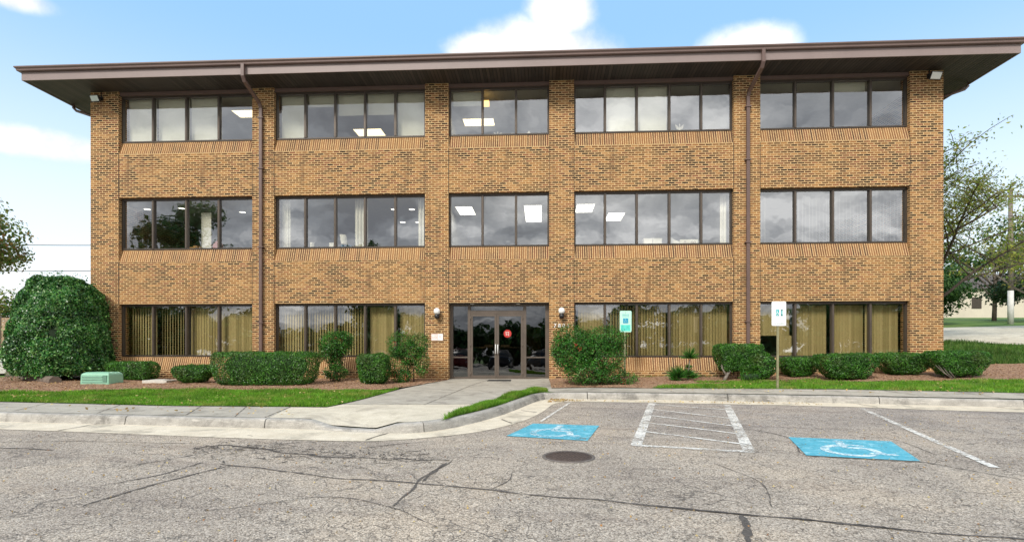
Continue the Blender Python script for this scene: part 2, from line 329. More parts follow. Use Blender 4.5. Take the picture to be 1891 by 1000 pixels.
# ------------------------------------------------------------------ helpers
ORG = {}
def tag(o, label=None, cat=None, group=None, kind=None):
    if label: o['label'] = label
    if cat: o['category'] = cat
    if group: o['group'] = group
    if kind: o['kind'] = kind
    return o
def thing(name, label, cat, loc=(0, 0, 0), group=None):
    o = bpy.data.objects.new(name, None); COL.objects.link(o); o.location = loc; o.empty_display_size = .2
    ORG[o.name] = Vector(loc); return tag(o, label, cat, group)
def link(name, me, parent=None, org=None):
    o = bpy.data.objects.new(name, me); COL.objects.link(o)
    if parent is not None:
        o.parent = parent; ORG[o.name] = ORG[parent.name]
    else:
        ORG[o.name] = Vector(org or (0, 0, 0)); o.location = ORG[o.name]
    return o
class MB:
    def __init__(s): s.v = []; s.f = []; s.uv = []; s.m = []; s.sm = []
    def face(s, pts, m=0, uv=None, smooth=False):
        b = len(s.v); s.v += [tuple(p) for p in pts]; s.f.append(tuple(range(b, b + len(pts)))); s.m.append(m); s.sm.append(smooth)
        if uv is None:
            n = Vector((0, 0, 0))
            for i in range(1, len(pts) - 1):
                n += (Vector(pts[i]) - Vector(pts[0])).cross(Vector(pts[i + 1]) - Vector(pts[0]))
            ax = max(range(3), key=lambda i: abs(n[i]))
            uv = [((p[1], p[2]) if ax == 0 else (p[0], p[2]) if ax == 1 else (p[0], p[1])) for p in pts]
        s.uv += uv
    def box(s, x0, y0, z0, x1, y1, z1, m=0, skip=''):
        A = [(x0, y0, z0), (x1, y0, z0), (x1, y1, z0), (x0, y1, z0), (x0, y0, z1), (x1, y0, z1), (x1, y1, z1), (x0, y1, z1)]
        for k, idx in (('b', (3, 2, 1, 0)), ('t', (4, 5, 6, 7)), ('f', (0, 1, 5, 4)), ('r', (1, 2, 6, 5)), ('k', (2, 3, 7, 6)), ('l', (3, 0, 4, 7))):
            if k not in skip: s.face([A[i] for i in idx], m)
    def rings(s, rings, m=0, close=True, caps=True, smooth=True):
        """join successive rings (shared vertices, smooth)"""
        b = len(s.v); n = len(rings[0])
        for r in rings: s.v += [tuple(p) for p in r]
        rng = range(n) if close else range(n - 1)
        for i in range(len(rings) - 1):
            for j in rng:
                k = (j + 1) % n
                s.f.append((b + i * n + j, b + i * n + k, b + (i + 1) * n + k, b + (i + 1) * n + j)); s.m.append(m); s.sm.append(smooth)
                s.uv += [(0, 0)] * 4
        if caps and close:
            s.f.append(tuple(b + j for j in reversed(range(n)))); s.m.append(m); s.sm.append(False); s.uv += [(0, 0)] * n
            e = b + (len(rings) - 1) * n
            s.f.append(tuple(e + j for j in range(n))); s.m.append(m); s.sm.append(False); s.uv += [(0, 0)] * n
    def tube(s, pts, rad, n=8, m=0, caps=True):
        pts = [Vector(p) for p in pts]; rad = rad if isinstance(rad, (list, tuple)) else [rad] * len(pts)
        rr = []; up = Vector((0, 0, 1))
        for i, p in enumerate(pts):
            d = (pts[min(i + 1, len(pts) - 1)] - pts[max(i - 1, 0)]).normalized()
            a = d.cross(up if abs(d.z) < .95 else Vector((1, 0, 0))).normalized(); b = d.cross(a)
            rr.append([p + (a * math.cos(2 * math.pi * j / n) + b * math.sin(2 * math.pi * j / n)) * rad[i] for j in range(n)])
        s.rings(rr, m, True, caps)
    def lathe(s, c, prof, n=20, m=0):
        s.rings([[(c[0] + r * math.cos(2 * math.pi * j / n), c[1] + r * math.sin(2 * math.pi * j / n), c[2] + z) for j in range(n)] for r, z in prof], m)
    def prism(s, pts, d, m=0):
        """extrude polygon pts (3d list) by vector d"""
        q = [tuple(Vector(p) + Vector(d)) for p in pts]; n = len(pts)
        s.face(list(pts), m); s.face(list(reversed(q)), m)
        for i in range(n): s.face([pts[i], q[i], q[(i + 1) % n], pts[(i + 1) % n]][::-1], m)
    def build(s, name, mats, parent=None, org=None, bevel=0.0):
        o_ = ORG[parent.name] if parent is not None else Vector(org or (0, 0, 0))
        me = bpy.data.meshes.new(name)
        me.from_pydata([(v[0] - o_[0], v[1] - o_[1], v[2] - o_[2]) for v in s.v], [], s.f)
        mats = [mats] if isinstance(mats, str) else mats
        for k in mats: me.materials.append(MAT[k])
        me.polygons.foreach_set('material_index', s.m); me.polygons.foreach_set('use_smooth', s.sm)
        ul = me.uv_layers.new(name='UVMap'); ul.data.foreach_set('uv', [c for u in s.uv for c in u])
        bm = bmesh.new(); bm.from_mesh(me); bmesh.ops.remove_doubles(bm, verts=bm.verts, dist=1e-5)
        bmesh.ops.recalc_face_normals(bm, faces=bm.faces); bm.to_mesh(me); bm.free(); me.update()
        o = link(name, me, parent, org)
        if bevel:
            md = o.modifiers.new('bevel', 'BEVEL'); md.width = bevel; md.segments = 2; md.limit_method = 'ANGLE'
        return o

def text_mesh(name, s, loc, size, mat, parent=None, rot=(R(90), 0, 0), ext=.002, xs=1.0, align='CENTER', org=None):
    c = bpy.data.curves.new('t', 'FONT'); c.body = s; c.size = size; c.extrude = ext; c.align_x = align; c.align_y = 'CENTER'; c.resolution_u = 3
    o = bpy.data.objects.new('t', c); me = bpy.data.meshes.new_from_object(o); me.name = name
    from mathutils import Euler, Matrix
    o_ = ORG[parent.name] if parent is not None else Vector(org or (0, 0, 0))
    me.transform(Matrix.Translation(Vector(loc) - o_) @ Euler(rot).to_matrix().to_4x4() @ Matrix.Diagonal((xs, 1, 1, 1)))
    me.materials.clear(); me.materials.append(MAT[mat]); bpy.data.objects.remove(o)
    return link(name, me, parent, org)

# ------------------------------------------------------------------ terrain heights
def zr(y): return -.05 + .0216 * (min(y, 0) + 17.17)
def lerp(x, t):
    if x <= t[0][0]: return t[0][1]
    for (a, b), (c, d) in zip(t, t[1:]):
        if x <= c: return b + (d - b) * (x - a) / (c - a)
    return t[-1][1]
BH = [(-40, .40), (-15, .44), (-2.93, .42), (0.2, .42), (1, .50), (6, .55), (12, .72), (30, 1.3)]
YF = [(-40, -5.82), (-9.19, -8.29), (-7.15, -8.44), (-4.95, -8.63), (-3.7, -8.79), (-2.41, -8.98), (-1.81, -8.9), (-1.27, -8.04), (-0.73, -6.76),
      (-0.19, -4.99), (0.17, -4.41), (2.45, -4.42), (6.28, -4.91), (9.74, -5.44), (30, -6.94), (60, -9)]
def land(x, y, off=0.):
    yf = lerp(x, YF); b = lerp(x, BH); z0 = zr(yf) + .15
    if y <= yf: z = z0
    elif y <= 0: z = z0 + (b - z0) * (y - yf) / (-yf)
    elif x < 0: z = b + .045 * min(y, 80)
    else: z = b + .12 * min(y, 8) + .065 * max(0, min(y, 80) - 8)
    w = min(max((x + 3.75) / .35, 0), 1) * min(max((-2.25 - x) / .35, 0), 1)
    if w > 0: z -= .125 * w * max(0, 1 - max(0, y - yf) / 1.3)
    return z + off

def pip(x, y, poly):
    ins = False; j = len(poly) - 1
    for i in range(len(poly)):
        xi, yi = poly[i]; xj, yj = poly[j]
        if (yi > y) != (yj > y) and x < (xj - xi) * (y - yi) / (yj - yi) + xi: ins = not ins
        j = i
    return ins

def sheet(name, poly, hf, mat, step=.4, kind='structure', cell=True):
    bm = bmesh.new(); vs = [bm.verts.new((x, y, 0)) for x, y in poly]; bm.faces.new(vs)
    if cell:
        xs = [p[0] for p in poly]; ys = [p[1] for p in poly]
        for ax, (lo, hi) in ((0, (min(xs), max(xs))), (1, (min(ys), max(ys)))):
            k = math.floor(lo / step) + 1
            while k * step < hi:
                c = [0, 0, 0]; c[ax] = k * step; nn = [0, 0, 0]; nn[ax] = 1
                bmesh.ops.bisect_plane(bm, geom=bm.verts[:] + bm.edges[:] + bm.faces[:], plane_co=c, plane_no=nn); k += 1
    bmesh.ops.triangulate(bm, faces=bm.faces)
    for v in bm.verts: v.co.z = hf(v.co.x, v.co.y)
    bmesh.ops.recalc_face_normals(bm, faces=bm.faces)
    if sum(f.normal.z for f in bm.faces) < 0: bmesh.ops.reverse_faces(bm, faces=bm.faces)
    me = bpy.data.meshes.new(name); bm.to_mesh(me); bm.free()
    for m in ([mat] if isinstance(mat, str) else mat): me.materials.append(MAT[m])
    o = link(name, me); tag(o, kind=kind); return o

def resample(pts, d=.15):
    P = [Vector((p[0], p[1], 0)) for p in pts]; out = []
    for i in range(len(P) - 1):
        p0 = P[max(i - 1, 0)]; p1 = P[i]; p2 = P[i + 1]; p3 = P[min(i + 2, len(P) - 1)]
        n = max(1, int((p2 - p1).length / d))
        if (p2 - p1).length > 6: p0 = p1 - (p2 - p1); p3 = p2 + (p2 - p1)
        for k in range(n):
            t = k / n
            q = .5 * ((2 * p1) + (-p0 + p2) * t + (2 * p0 - 5 * p1 + 4 * p2 - p3) * t * t + (-p0 + 3 * p1 - 3 * p2 + p3) * t ** 3) if (p2 - p1).length <= 6 else p1.lerp(p2, t)
            out.append((q.x, q.y))
    out.append((P[-1].x, P[-1].y)); return out

def scatter(poly, n, seed=1):
    rg = random.Random(seed); xs = [p[0] for p in poly]; ys = [p[1] for p in poly]; out = []
    x0, x1, y0, y1 = min(xs), max(xs), min(ys), max(ys)
    while len(out) < n:
        x = rg.uniform(x0, x1); y = rg.uniform(y0, y1)
        if pip(x, y, poly): out.append((x, y))
    return out

# ------------------------------------------------------------------ foliage helpers (numpy)
def quads_mesh(name, Q, mat, parent=None, extra=None, kind=None, org=None):
    """Q: (n,4,3) array of quads"""
    o_ = np.array(ORG[parent.name] if parent is not None else (org or (0, 0, 0)))
    n = len(Q); me = bpy.data.meshes.new(name); V = (Q.reshape(-1, 3) - o_)
    F = np.arange(n * 4); mats = [mat]; mi = np.zeros(n, int); starts = np.arange(n) * 4; tot = np.full(n, 4)
    if extra is not None:                      # (MB, material)
        eb, em = extra; ev = np.array(eb.v) - o_; F = list(F); st = list(starts); tt = list(tot); ml = list(mi); b = len(V)
        for f in eb.f:
            st.append(len(F)); tt.append(len(f)); F += [b + i for i in f]; ml.append(1)
        V = np.vstack([V, ev]); F = np.array(F); starts = np.array(st); tot = np.array(tt); mi = np.array(ml); mats.append(em)
    me.vertices.add(len(V)); me.vertices.foreach_set('co', V.astype(np.float32).ravel())
    me.loops.add(len(F)); me.loops.foreach_set('vertex_index', F.astype(np.int32))
    me.polygons.add(len(starts)); me.polygons.foreach_set('loop_start', starts.astype(np.int32)); me.polygons.foreach_set('loop_total', tot.astype(np.int32))
    for k in mats: me.materials.append(MAT[k])
    me.polygons.foreach_set('material_index', mi.astype(np.int32)); me.update(calc_edges=True); me.validate()
    o = link(name, me, parent, org)
    if kind: o['kind'] = kind
    return o
def unit(a): return a / np.maximum(np.linalg.norm(a, axis=1, keepdims=True), 1e-9)
def leaf_quads(P, N, size, asp, rng, jit=.6, droop=0.0):
    n = len(P); N = unit(N + jit * rng.normal(size=(n, 3)))
    T = rng.normal(size=(n, 3)); T[:, 2] -= droop
    T = unit(T - (T * N).sum(1, keepdims=True) * N); B = np.cross(N, T)
    s = size * rng.uniform(.65, 1.3, (n, 1)); w = s * asp
    fold = N * s * .18
    return np.stack([P - T * s * .5, P + B * w * .5 + fold * .5, P + T * s * .5, P - B * w * .5 + fold * .5], 1)
def surf_box(n, w, d, h, rng, ex=4.0, tb=1.0, tt=1.0):
    """points and normals on a rounded box centred on z 0..h; tb/tt: width factor at bottom / top"""
    A = rng.normal(size=(n * 2, 3)); A = unit(A)
    # bias to even cover: sample cube faces then push to superellipsoid
    C = rng.uniform(-1, 1, (n * 2, 3)); area = np.array([d * h, w * h, w * d]); ax = rng.choice(3, n * 2, p=area / area.sum())
    C[np.arange(n * 2), ax] = rng.choice([-1, 1], n * 2)
    r = (np.abs(C) ** ex).sum(1) ** (1 / ex); S = C / r[:, None]
    S = S[:n]; Nn = np.sign(S) * np.abs(S) ** (ex - 1); Nn = unit(Nn / np.array([w, d, h]))
    t = (S[:, 2] + 1) / 2; k = tb + (tt - tb) * np.clip(t * 1.6, 0, 1)
    P = np.stack([S[:, 0] * w / 2 * k, S[:, 1] * d / 2 * k, (S[:, 2] + 1) * h / 2], 1)
    return P, Nn

def lump(P, amp, sc, seed=0):
    return np.array([noise.noise(Vector((p[0] * sc + seed, p[1] * sc, p[2] * sc))) for p in P]) * amp

def hedge(name, label, cat, x, y, w, d, h, leaf=.034, dens=5000, tb=.75, tt=1.0, ex=9.0, mat='leaf_box', seed=1, gap=.08, stems=5, amp=.05, group=None, tilt=0.0, zup=0.0):
    rng = np.random.default_rng(seed); z0 = land(x, y); root = thing(name, label, cat, (x, y, z0), group)
    area = 2 * (w * h + d * h) + w * d; n = int(area * dens)
    hh = h - gap - zup
    P, N = surf_box(n, w, d, hh, rng, ex, tb, tt)
    dep = rng.exponential(.03, n)[:, None]; lmp = lump(P, amp, 4.0, seed)[:, None] + lump(P, amp * .8, 12.0, seed + 5)[:, None]
    P = P + N * (lmp - dep + .01)
    # wisps above the trimmed top and loose sprigs
    sp = rng.random(n) < .012; P[sp] += N[sp] * rng.uniform(.02, .07, (sp.sum(), 1))
    P[:, 2] += gap + zup; P[:, 0] += tilt * P[:, 2]
    Q = leaf_quads(P + np.array([x, y, z0]), N, leaf, .62, rng, .65)
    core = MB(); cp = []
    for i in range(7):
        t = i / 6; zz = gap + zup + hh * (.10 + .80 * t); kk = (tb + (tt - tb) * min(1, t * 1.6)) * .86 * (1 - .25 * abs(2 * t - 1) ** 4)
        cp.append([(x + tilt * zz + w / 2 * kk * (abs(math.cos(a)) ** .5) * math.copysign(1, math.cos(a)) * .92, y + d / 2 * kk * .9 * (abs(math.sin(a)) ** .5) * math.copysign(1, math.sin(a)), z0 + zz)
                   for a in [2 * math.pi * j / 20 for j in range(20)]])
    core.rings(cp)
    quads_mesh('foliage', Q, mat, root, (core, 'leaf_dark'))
    st = MB(); rg = random.Random(seed)
    for i in range(stems):
        bx = x + rg.uniform(-.25, .25) * w * .6; by = y + rg.uniform(-.2, .2) * d
        st.tube([(bx, by, z0 - .03), (bx + rg.uniform(-.06, .06), by, z0 + gap + .02), (bx + rg.uniform(-.3, .3) * w, by + rg.uniform(-.1, .1), z0 + gap + zup + hh * .4)], [.018, .014, .008], 6)
    st.build('stem', 'twig', root)
    return root

def branch_tree(root, base, height, trunk_r, spread, seed, leafmat, nleaf, leafsize, levels=4, lean=(0, 0), first=.25, barkmat='bark', upness=.35, per=5, flat=.6, cloud=.5, crown_clip=None, asp=.6):
    """recursive tapered limbs; leaves in loose clusters round the outer twigs"""
    rg = random.Random(seed); rng = np.random.default_rng(seed); tr = MB(); tips = []
    def grow(p, d, L, r, lev):
        n = 5; pts = [p]; q = Vector(p); dd = Vector(d)
        for i in range(n):
            dd = (dd + Vector((rg.uniform(-.16, .16), rg.uniform(-.16, .16), rg.uniform(-.08, .12)))).normalized(); q = q + dd * (L / n); pts.append(q.copy())
        tr.tube(pts, [r * (1 - .5 * i / n) for i in range(n + 1)], 8 if lev == 0 else 5 if lev < 3 else 4)
        if lev >= levels - 1:
            tips.extend(pts[1:]); return
        if lev >= levels - 2: tips.extend(pts[3:])
        k = per + (2 if lev == 0 else 0)
        for j in range(k):
            t = first + (1 - first) * (j + rg.random()) / k if lev == 0 else .3 + .7 * (j + rg.random()) / k
            i = min(n - 1, int(t * n)); s = pts[i].lerp(pts[i + 1], t * n - i)
            a = rg.uniform(0, 2 * math.pi) if lev else 2 * math.pi * (j * .382 + rg.uniform(-.08, .08))
            side = Vector((math.cos(a), math.sin(a), upness + rg.uniform(-.2, .2)))
            nd = (side * spread + dd * (.35 if lev else .3)); nd.z *= flat if lev else 1
            grow(s, nd.normalized(), L * rg.uniform(.5, .7), r * (.5 if lev else .42), lev + 1)
    b = Vector(base); grow(b - Vector((0, 0, .1)), Vector((lean[0], lean[1], 1)).normalized(), height * .62, trunk_r, 0)
    tr.build('trunk', barkmat, root)
    T = np.array([tuple(p) for p in tips]); idx = rng.integers(0, len(T), nleaf)
    # keep some twigs nearly bare so that the sky shows through
    keep = rng.random(len(T)) > .25; idx = idx[keep[idx]]
    P = T[idx] + rng.normal(size=(len(idx), 3)) * cloud * np.array([1, 1, .55])
    if crown_clip: P = P[crown_clip(P)]
    Q = leaf_quads(P, np.tile([0, 0, 1.], (len(P), 1)), leafsize, asp, rng, .8, .5)
    quads_mesh('crown', Q, leafmat, root)

def blob_tree(root, base, H, rad, seed, leafmat, n, size, crown_lo=.25, sq=1.0, trunk_r=.2, lobes=14, barkmat='bark'):
    """crown of many leaf clusters placed through the volume"""
    rng = np.random.default_rng(seed); bx, by, bz = base
    tr = MB(); tr.tube([(bx, by, bz - .2), (bx + .1, by, bz + H * .35), (bx - .1, by + .1, bz + H * .8)], [trunk_r, trunk_r * .75, trunk_r * .25], 8)
    C = []
    for i in range(lobes):
        t = rng.uniform(0, 1); a = rng.uniform(0, 2 * math.pi); rr = rad * (.25 + .6 * rng.random()) * math.sqrt(max(.05, 1 - (2 * t - .8) ** 2 * .6))
        c = np.array([bx + rr * math.cos(a), by + rr * math.sin(a), bz + H * (crown_lo + (1 - crown_lo) * (.08 + .84 * t))]); C.append((c, rad * rng.uniform(.28, .5)))
        tr.tube([(bx, by, bz + H * (crown_lo * .8 + .3 * t)), tuple((c + np.array([bx, by, bz + H * .4])) / 2), tuple(c)], [trunk_r * .4, trunk_r * .22, .03], 5)
    tr.build('trunk', barkmat, root)
    k = rng.integers(0, lobes, n); cc = np.array([c[0] for c in C])[k]; r = np.array([c[1] for c in C])[k]
    D = unit(rng.normal(size=(n, 3))); P = cc + D * (r * rng.uniform(.55, 1.08, n))[:, None] * np.array([1, 1, .75 * sq])
    Q = leaf_quads(P, D + np.array([0, 0, .5]), size, .65, rng, .6)
    quads_mesh('crown', Q, leafmat, root)

# ================================================================== BUILDING
XL, XR, DEP, ZT = -14.65, 11.97, 16.0, 9.70
BAYS = [(-13.70, -9.25), (-8.54, -3.67), (-2.93, .22), (.99, 5.83), (6.62, 11.01)]
PIERS = [(XL, -13.70), (-9.25, -8.54), (-3.67, -2.93), (.22, .99), (5.83, 6.62), (11.01, XR)]
MULL = [[-12.68, -11.56, -10.47], [-7.60, -6.62, -5.65, -4.67], [-1.88, -.82], [1.96, 2.94, 3.94, 4.91], [7.74, 8.86, 9.97]]
REC_K = .9965
MULL = [[x * REC_K for x in r] for r in MULL]
ROWS = [(1.14, 2.83), (4.60, 6.27), (8.09, 9.60)]       # sill, head
SILLH, REC = .42, .13
BLD = thing('office_building', 'three storey tan brick office building with ribbon windows and a deep brown eave', 'building', (XL, 0, .4))

def build_walls():
    w = MB(); T = .45
    for i, (a, b) in enumerate(PIERS): w.box(a, 0, -.1, b, T, ZT, skip='b')
    for bi, (a, b) in enumerate(BAYS):
        e = .010
        for r, (s, hd) in enumerate(ROWS):
            lo = -.1 if r == 0 else ROWS[r - 1][1]
            if bi == 2 and r == 0: continue
            w.box(a, e, lo, b, T, s - SILLH, skip='')
            w.box(a, REC + .02, s - SILLH, b, T, s - .03)
    w.box(XL, T, -.1, XL + .3, DEP, ZT); w.box(XR - .3, T, -.1, XR, DEP, ZT); w.box(XL + .3, DEP - .3, -.1, XR - .3, DEP, ZT)
    w.build('wall', 'brick', BLD)
    for a, b in BAYS:
        for x in (a, b):
            for r in range(3):
                lo = ROWS[r - 1][1] + .003 if r else (.30 if x < -4 or x > 1 else 99)
                hi = ROWS[r][0] - SILLH
                if lo < hi and not (r == 0 and (a == -2.93)): j = MB(); j.box(x - .007, -.002, lo, x + .007, .012, hi); j.build('expansion_joint', 'joint_dark', BLD)
    for bi, (a, b) in enumerate(BAYS):
        for r, (s, hd) in enumerate(ROWS):
            if bi == 2 and r == 0: continue
            m = MB(); y1 = REC + .015; a2, b2 = a + .002, b - .002; L = math.hypot(y1, SILLH)
            m.face([(a2, .006, s - SILLH), (b2, .006, s - SILLH), (b2, y1, s - .012), (a2, y1, s - .012)], 0, [(a2, 0), (b2, 0), (b2, L), (a2, L)])
            m.face([(a2, .006, s - SILLH), (a2, y1, s - .012), (a2, y1, s - SILLH)]); m.face([(b2, .006, s - SILLH), (b2, y1, s - SILLH), (b2, y1, s - .012)])
            m.build('sill', 'brick_sill', BLD)
build_walls()

def build_roof():
    ov, sx = .92, 1.45; x0, x1, y0, y1 = XL - sx, XR + sx, -ov, DEP + sx
    rf = MB(); zt = 10.06; cx, cy = (x0 + x1) / 2, (y0 + y1) / 2; g = .06
    A = [(x0 - g, y0 - g, zt), (x1 + g, y0 - g, zt), (x1 + g, y1 + g, zt), (x0 - g, y1 + g, zt)]; hw = (y1 - y0) / 2; rz = zt + .9
    B1, B2 = (x0 + hw, cy, rz), (x1 - hw, cy, rz)
    rf.face([A[0], A[1], B2, B1]); rf.face([A[1], A[2], B2]); rf.face([A[2], A[3], B1, B2]); rf.face([A[3], A[0], B1]); rf.face(A[::-1])
    R_ = rf.build('roof', 'roof_shingle', BLD)
    s = MB(); s.box(x0 + .04, y0 + .04, 9.70, x1 - .04, 0.0, 9.715); s.box(x0 + .04, 0, 9.70, XL, y1 - .04, 9.715); s.box(XR, 0, 9.70, x1 - .04, y1 - .04, 9.715); s.box(XL, 0, 9.701, XR, DEP, 9.716)
    s.build('soffit', 'soffit', R_)
    f = MB()
    for a in ((x0, y0, 9.69, x1, y0 + .035, 9.94), (x0, y1 - .035, 9.69, x1, y1, 9.94), (x0, y0 + .035, 9.69, x0 + .035, y1 - .035, 9.94), (x1 - .035, y0 + .035, 9.69, x1, y1 - .035, 9.94)): f.box(*a)
    f.build('fascia', 'fascia_paint', R_)
    gm = MB()          # ogee gutter profile carried round front and sides
    prof = [(0, 9.945), (.075, 9.945), (.09, 9.96), (.095, 10.0), (.12, 10.025), (.135, 10.04), (.135, 10.075), (.12, 10.075), (.12, 10.045), (0, 10.045)]
    rings = []
    for cxx, cyy, nx, ny in ((x0, y1, -1, 1), (x0, y0, -1, -1), (x1, y0, 1, -1), (x1, y1, 1, 1)):
        rings.append([(cxx + nx * o, cyy + ny * o, z) for o, z in prof])
    gm.rings(rings, smooth=False); gm.build('gutter', 'gutter_paint', R_)
    t = MB(); t.box(XL + .95, .035, 9.60, XR - .96, .19, 9.70)
    for (a, b) in PIERS[1:-1]: pass
    tt = MB()
    for a, b in BAYS: tt.box(a, .05, 9.60, b, .30, 9.699)
    tt.build('lintel_board', 'gutter_paint', BLD)
    # small side spouts under the side eaves
    for sgn, xw, xe in ((-1, XL, x0), (1, XR, x1)):
        d = MB(); yy = .85
        d.tube([(xe - sgn * .12, yy, 9.72), (xe - sgn * .12, yy, 9.60), (xe - sgn * .22, yy, 9.50), (xw + sgn * .06, yy, 9.10), (xw + sgn * .05, yy, 8.9), (xw + sgn * .05, yy, .6)], .045, 8)
        d.build('downspout', 'gutter_paint', BLD)
build_roof()

def downspout(xt, xw, zb):
    m = MB(); hw = .047
    def seg(P, w=hw):
        rr = []
        for i, p in enumerate(P):
            p = Vector(p); a = Vector(P[min(i + 1, len(P) - 1)]) - Vector(P[max(i - 1, 0)]); a.normalize(); u = Vector((1, 0, 0)); u = (u - a * u.dot(a)).normalized(); v = a.cross(u)
            rr.append([p + u * w * sx + v * w * .8 * sy for sx, sy in ((-1, -1), (1, -1), (1, 1), (-1, 1))])
        m.rings(rr, smooth=False)
    seg([(xt, -1.01, 9.96), (xt, -1.01, 9.60), (xt + (xw - xt) * .1, -.93, 9.48), (xw - (xw - xt) * .1, -.16, 9.16), (xw, -.075, 9.02), (xw, -.075, zb + .2), (xw, -.10, zb + .08), (xw, -.30, zb)])
    for z in (2.2, 4.6, 7.1, 8.7): m.box(xw - .085, -.135, z, xw + .085, -.002, z + .035)
    m.build('downspout', 'downspout_paint', BLD)
downspout(-9.0, -8.93, .55); downspout(6.32, 6.23, .75)

# interiors: floors, ceilings, partitions
def interior():
    m = MB()
    for z in (.34, 3.75, 7.22): m.box(XL + .3, .46, z, XR - .3, DEP - .3, z + .05)
    m.build('floor', 'carpet', BLD)
    c = MB()
    for z in (2.95, 6.34, 9.64): c.box(XL + .3, .46, z, XR - .3, DEP - .3, z + .04)
    c.build('ceiling', 'ceiling_tile', BLD)
    w = MB()
    for z0, z1, yb in ((.40, 2.94, 4.5), (3.81, 6.33, 7.0), (7.28, 9.63, 6.0)):
        w.box(XL + .3, yb, z0, XR - .3, yb + .1, z1)
        for a, b in PIERS[1:-1]: w.box((a + b) / 2 - .06, .46, z0, (a + b) / 2 + .06, yb, z1)
    w.build('interior_wall', 'interior_wall', BLD)
interior()

FR = .055
def window(bi, r):
    a, b = BAYS[bi]; s, hd = ROWS[r]; y0, y1 = REC, REC + .11; m = MB(); f = FR
    m.box(a, y0, s, a + f, y1, hd); m.box(b - f, y0, s, b, y1, hd); m.box(a + f, y0, s, b - f, y1, s + .045); m.box(a + f, y0 + .001, hd - .07, b - f, y1, hd)
    for x in MULL[bi]:
        m.box(x - .036, y0 - .012, s + .045, x + .036, y1, hd - .07); m.box(x - .012, y0 - .02, s + .046, x + .012, y0 - .012, hd - .072, 1)
    w = m.build('window', ['bronze', 'bronze_light'], BLD)
    g = MB(); xs = [a + f] + MULL[bi] + [b - f]
    for i in range(len(xs) - 1):
        x0 = xs[i] + (.036 if i else 0); x1 = xs[i + 1] - (.036 if i < len(xs) - 2 else 0); yy = y0 + .05 + .002 * ((i * 7 + r * 3 + bi) % 3)
        tx = .004 * math.sin(i * 5.1 + bi * 2.3 + r); g.face([(x0, yy, s + .045), (x1, yy + tx, s + .045), (x1, yy + tx, hd - .07), (x0, yy, hd - .07)])
    g.build('pane', 'glass' if r else 'glass_low', w)
    return w, xs

def vslats(m, x0, x1, z0, z1, y, pitch, ang, wid, rg, jit=.1):
    x = x0
    while x < x1:
        t = ang + rg.uniform(-jit, jit); c, s_ = math.cos(t) * wid / 2, math.sin(t) * wid / 2
        n = 4; R0 = []
        for k in range(n + 1):
            u = -1 + 2 * k / n; bow = .008 * (1 - u * u); R0.append((x + u * c + bow * math.sin(t), y + u * s_ - bow * math.cos(t)))
        m.rings([[(p[0], p[1], z0) for p in R0], [(p[0], p[1], z1) for p in R0]], close=False)
        x += pitch * rg.uniform(.94, 1.06)

def shades():
    rg = random.Random(3)
    for bi in range(5):
        for r in range(3):
            if bi == 2 and r == 0: continue
            w, xs = window(bi, r); s, hd = ROWS[r]
            if r == 0:
                m = MB(); m.box(xs[0], .36, hd - .10, xs[-1], .42, hd - .04)
                m.build('blind_rail', 'bronze', w); m = MB(); n = len(xs) - 1
                for i in range(n):
                    x0, x1 = xs[i] + .03, xs[i + 1] - .03
                    if bi == 4 and i == 0: z0 = s + .66; m2 = (x0, x1)
                    else: z0 = s + .03
                    ang = {0: [-.50, -.78, -.22, -.10], 1: [-.45, -.62, -.62, -.08, -.16], 3: [.3, .75, .5, .3, .25], 4: [.08, .12, .1, .08]}[bi][i]
                    lo = x0 + (.10 if rg.random() < .5 else 0)
                    vslats(m, lo, x1, z0, hd - .10, .40, .088, ang, .095, rg, .05 if bi == 4 else .06)
                    if bi == 4 and i == 0: lb = MB(); vslats(lb, x0 + .62, x1, s + .03, z0, .40, .088, ang, .095, rg, .05); lb.build('blind', 'blind_khaki', w)
                m.build('blind', 'blind_khaki', w)
            if r == 1:
                if bi == 4:
                    m = MB()
                    for i in range(4):
                        x0, x1 = xs[i] + .03, xs[i + 1] - .02
                        if i == 0: x1 = x0 + .32
                        vslats(m, x0, x1, s + .03, hd - .1, .42, .105, 1.12, .085, rg, .05)
                    m.build('blind', 'blind_white', w)
                if bi in (1, 3):
                    for c0, c1 in (((-8.46, -8.20), (-6.05, -5.62), (-3.98, -3.78)) if bi == 1 else ((5.55, 5.74),)):
                        m = MB(); P = []; x = c0
                        while x <= c1: P.append((x, .42 + .035 * math.sin((x - c0) * 60))); x += .012
                        m.rings([[(p[0], p[1], s + .02) for p in P], [(p[0], p[1], hd - .05) for p in P]], close=False)
                        m.build('curtain', 'curtain_white', w)
            if r == 2:
                cfg = {0: [1, 1, 1, 0], 1: [1, .24, .45, .45, 1], 2: [.30, 0, 0], 3: [0, 1, 1, 0, 1], 4: [0, 0, .19, 0]}[bi]
                for i, k in enumerate(cfg):
                    if not k: continue
                    m = MB(); x0, x1 = xs[i] + .03, xs[i + 1] - .03; zb = hd - .03 - (hd - s - .06) * k
                    if bi == 3 and i == 4:
                        z = zb
                        while z < hd - .05:
                            m.prism([(x0, .36, z), (x0, .382, z + .012), (x0, .382, z + .014), (x0, .36, z + .002)], (x1 - x0, 0, 0)); z += .024
                        m.build('venetian_blind', 'blind_white', w)
                    else:
                        m.box(x0, .36, zb, x1, .364, hd - .03); m.box(x0, .352, zb - .012, x1, .372, zb + .012)
                        m.build('roller_shade', 'shade_white', w)
shades()

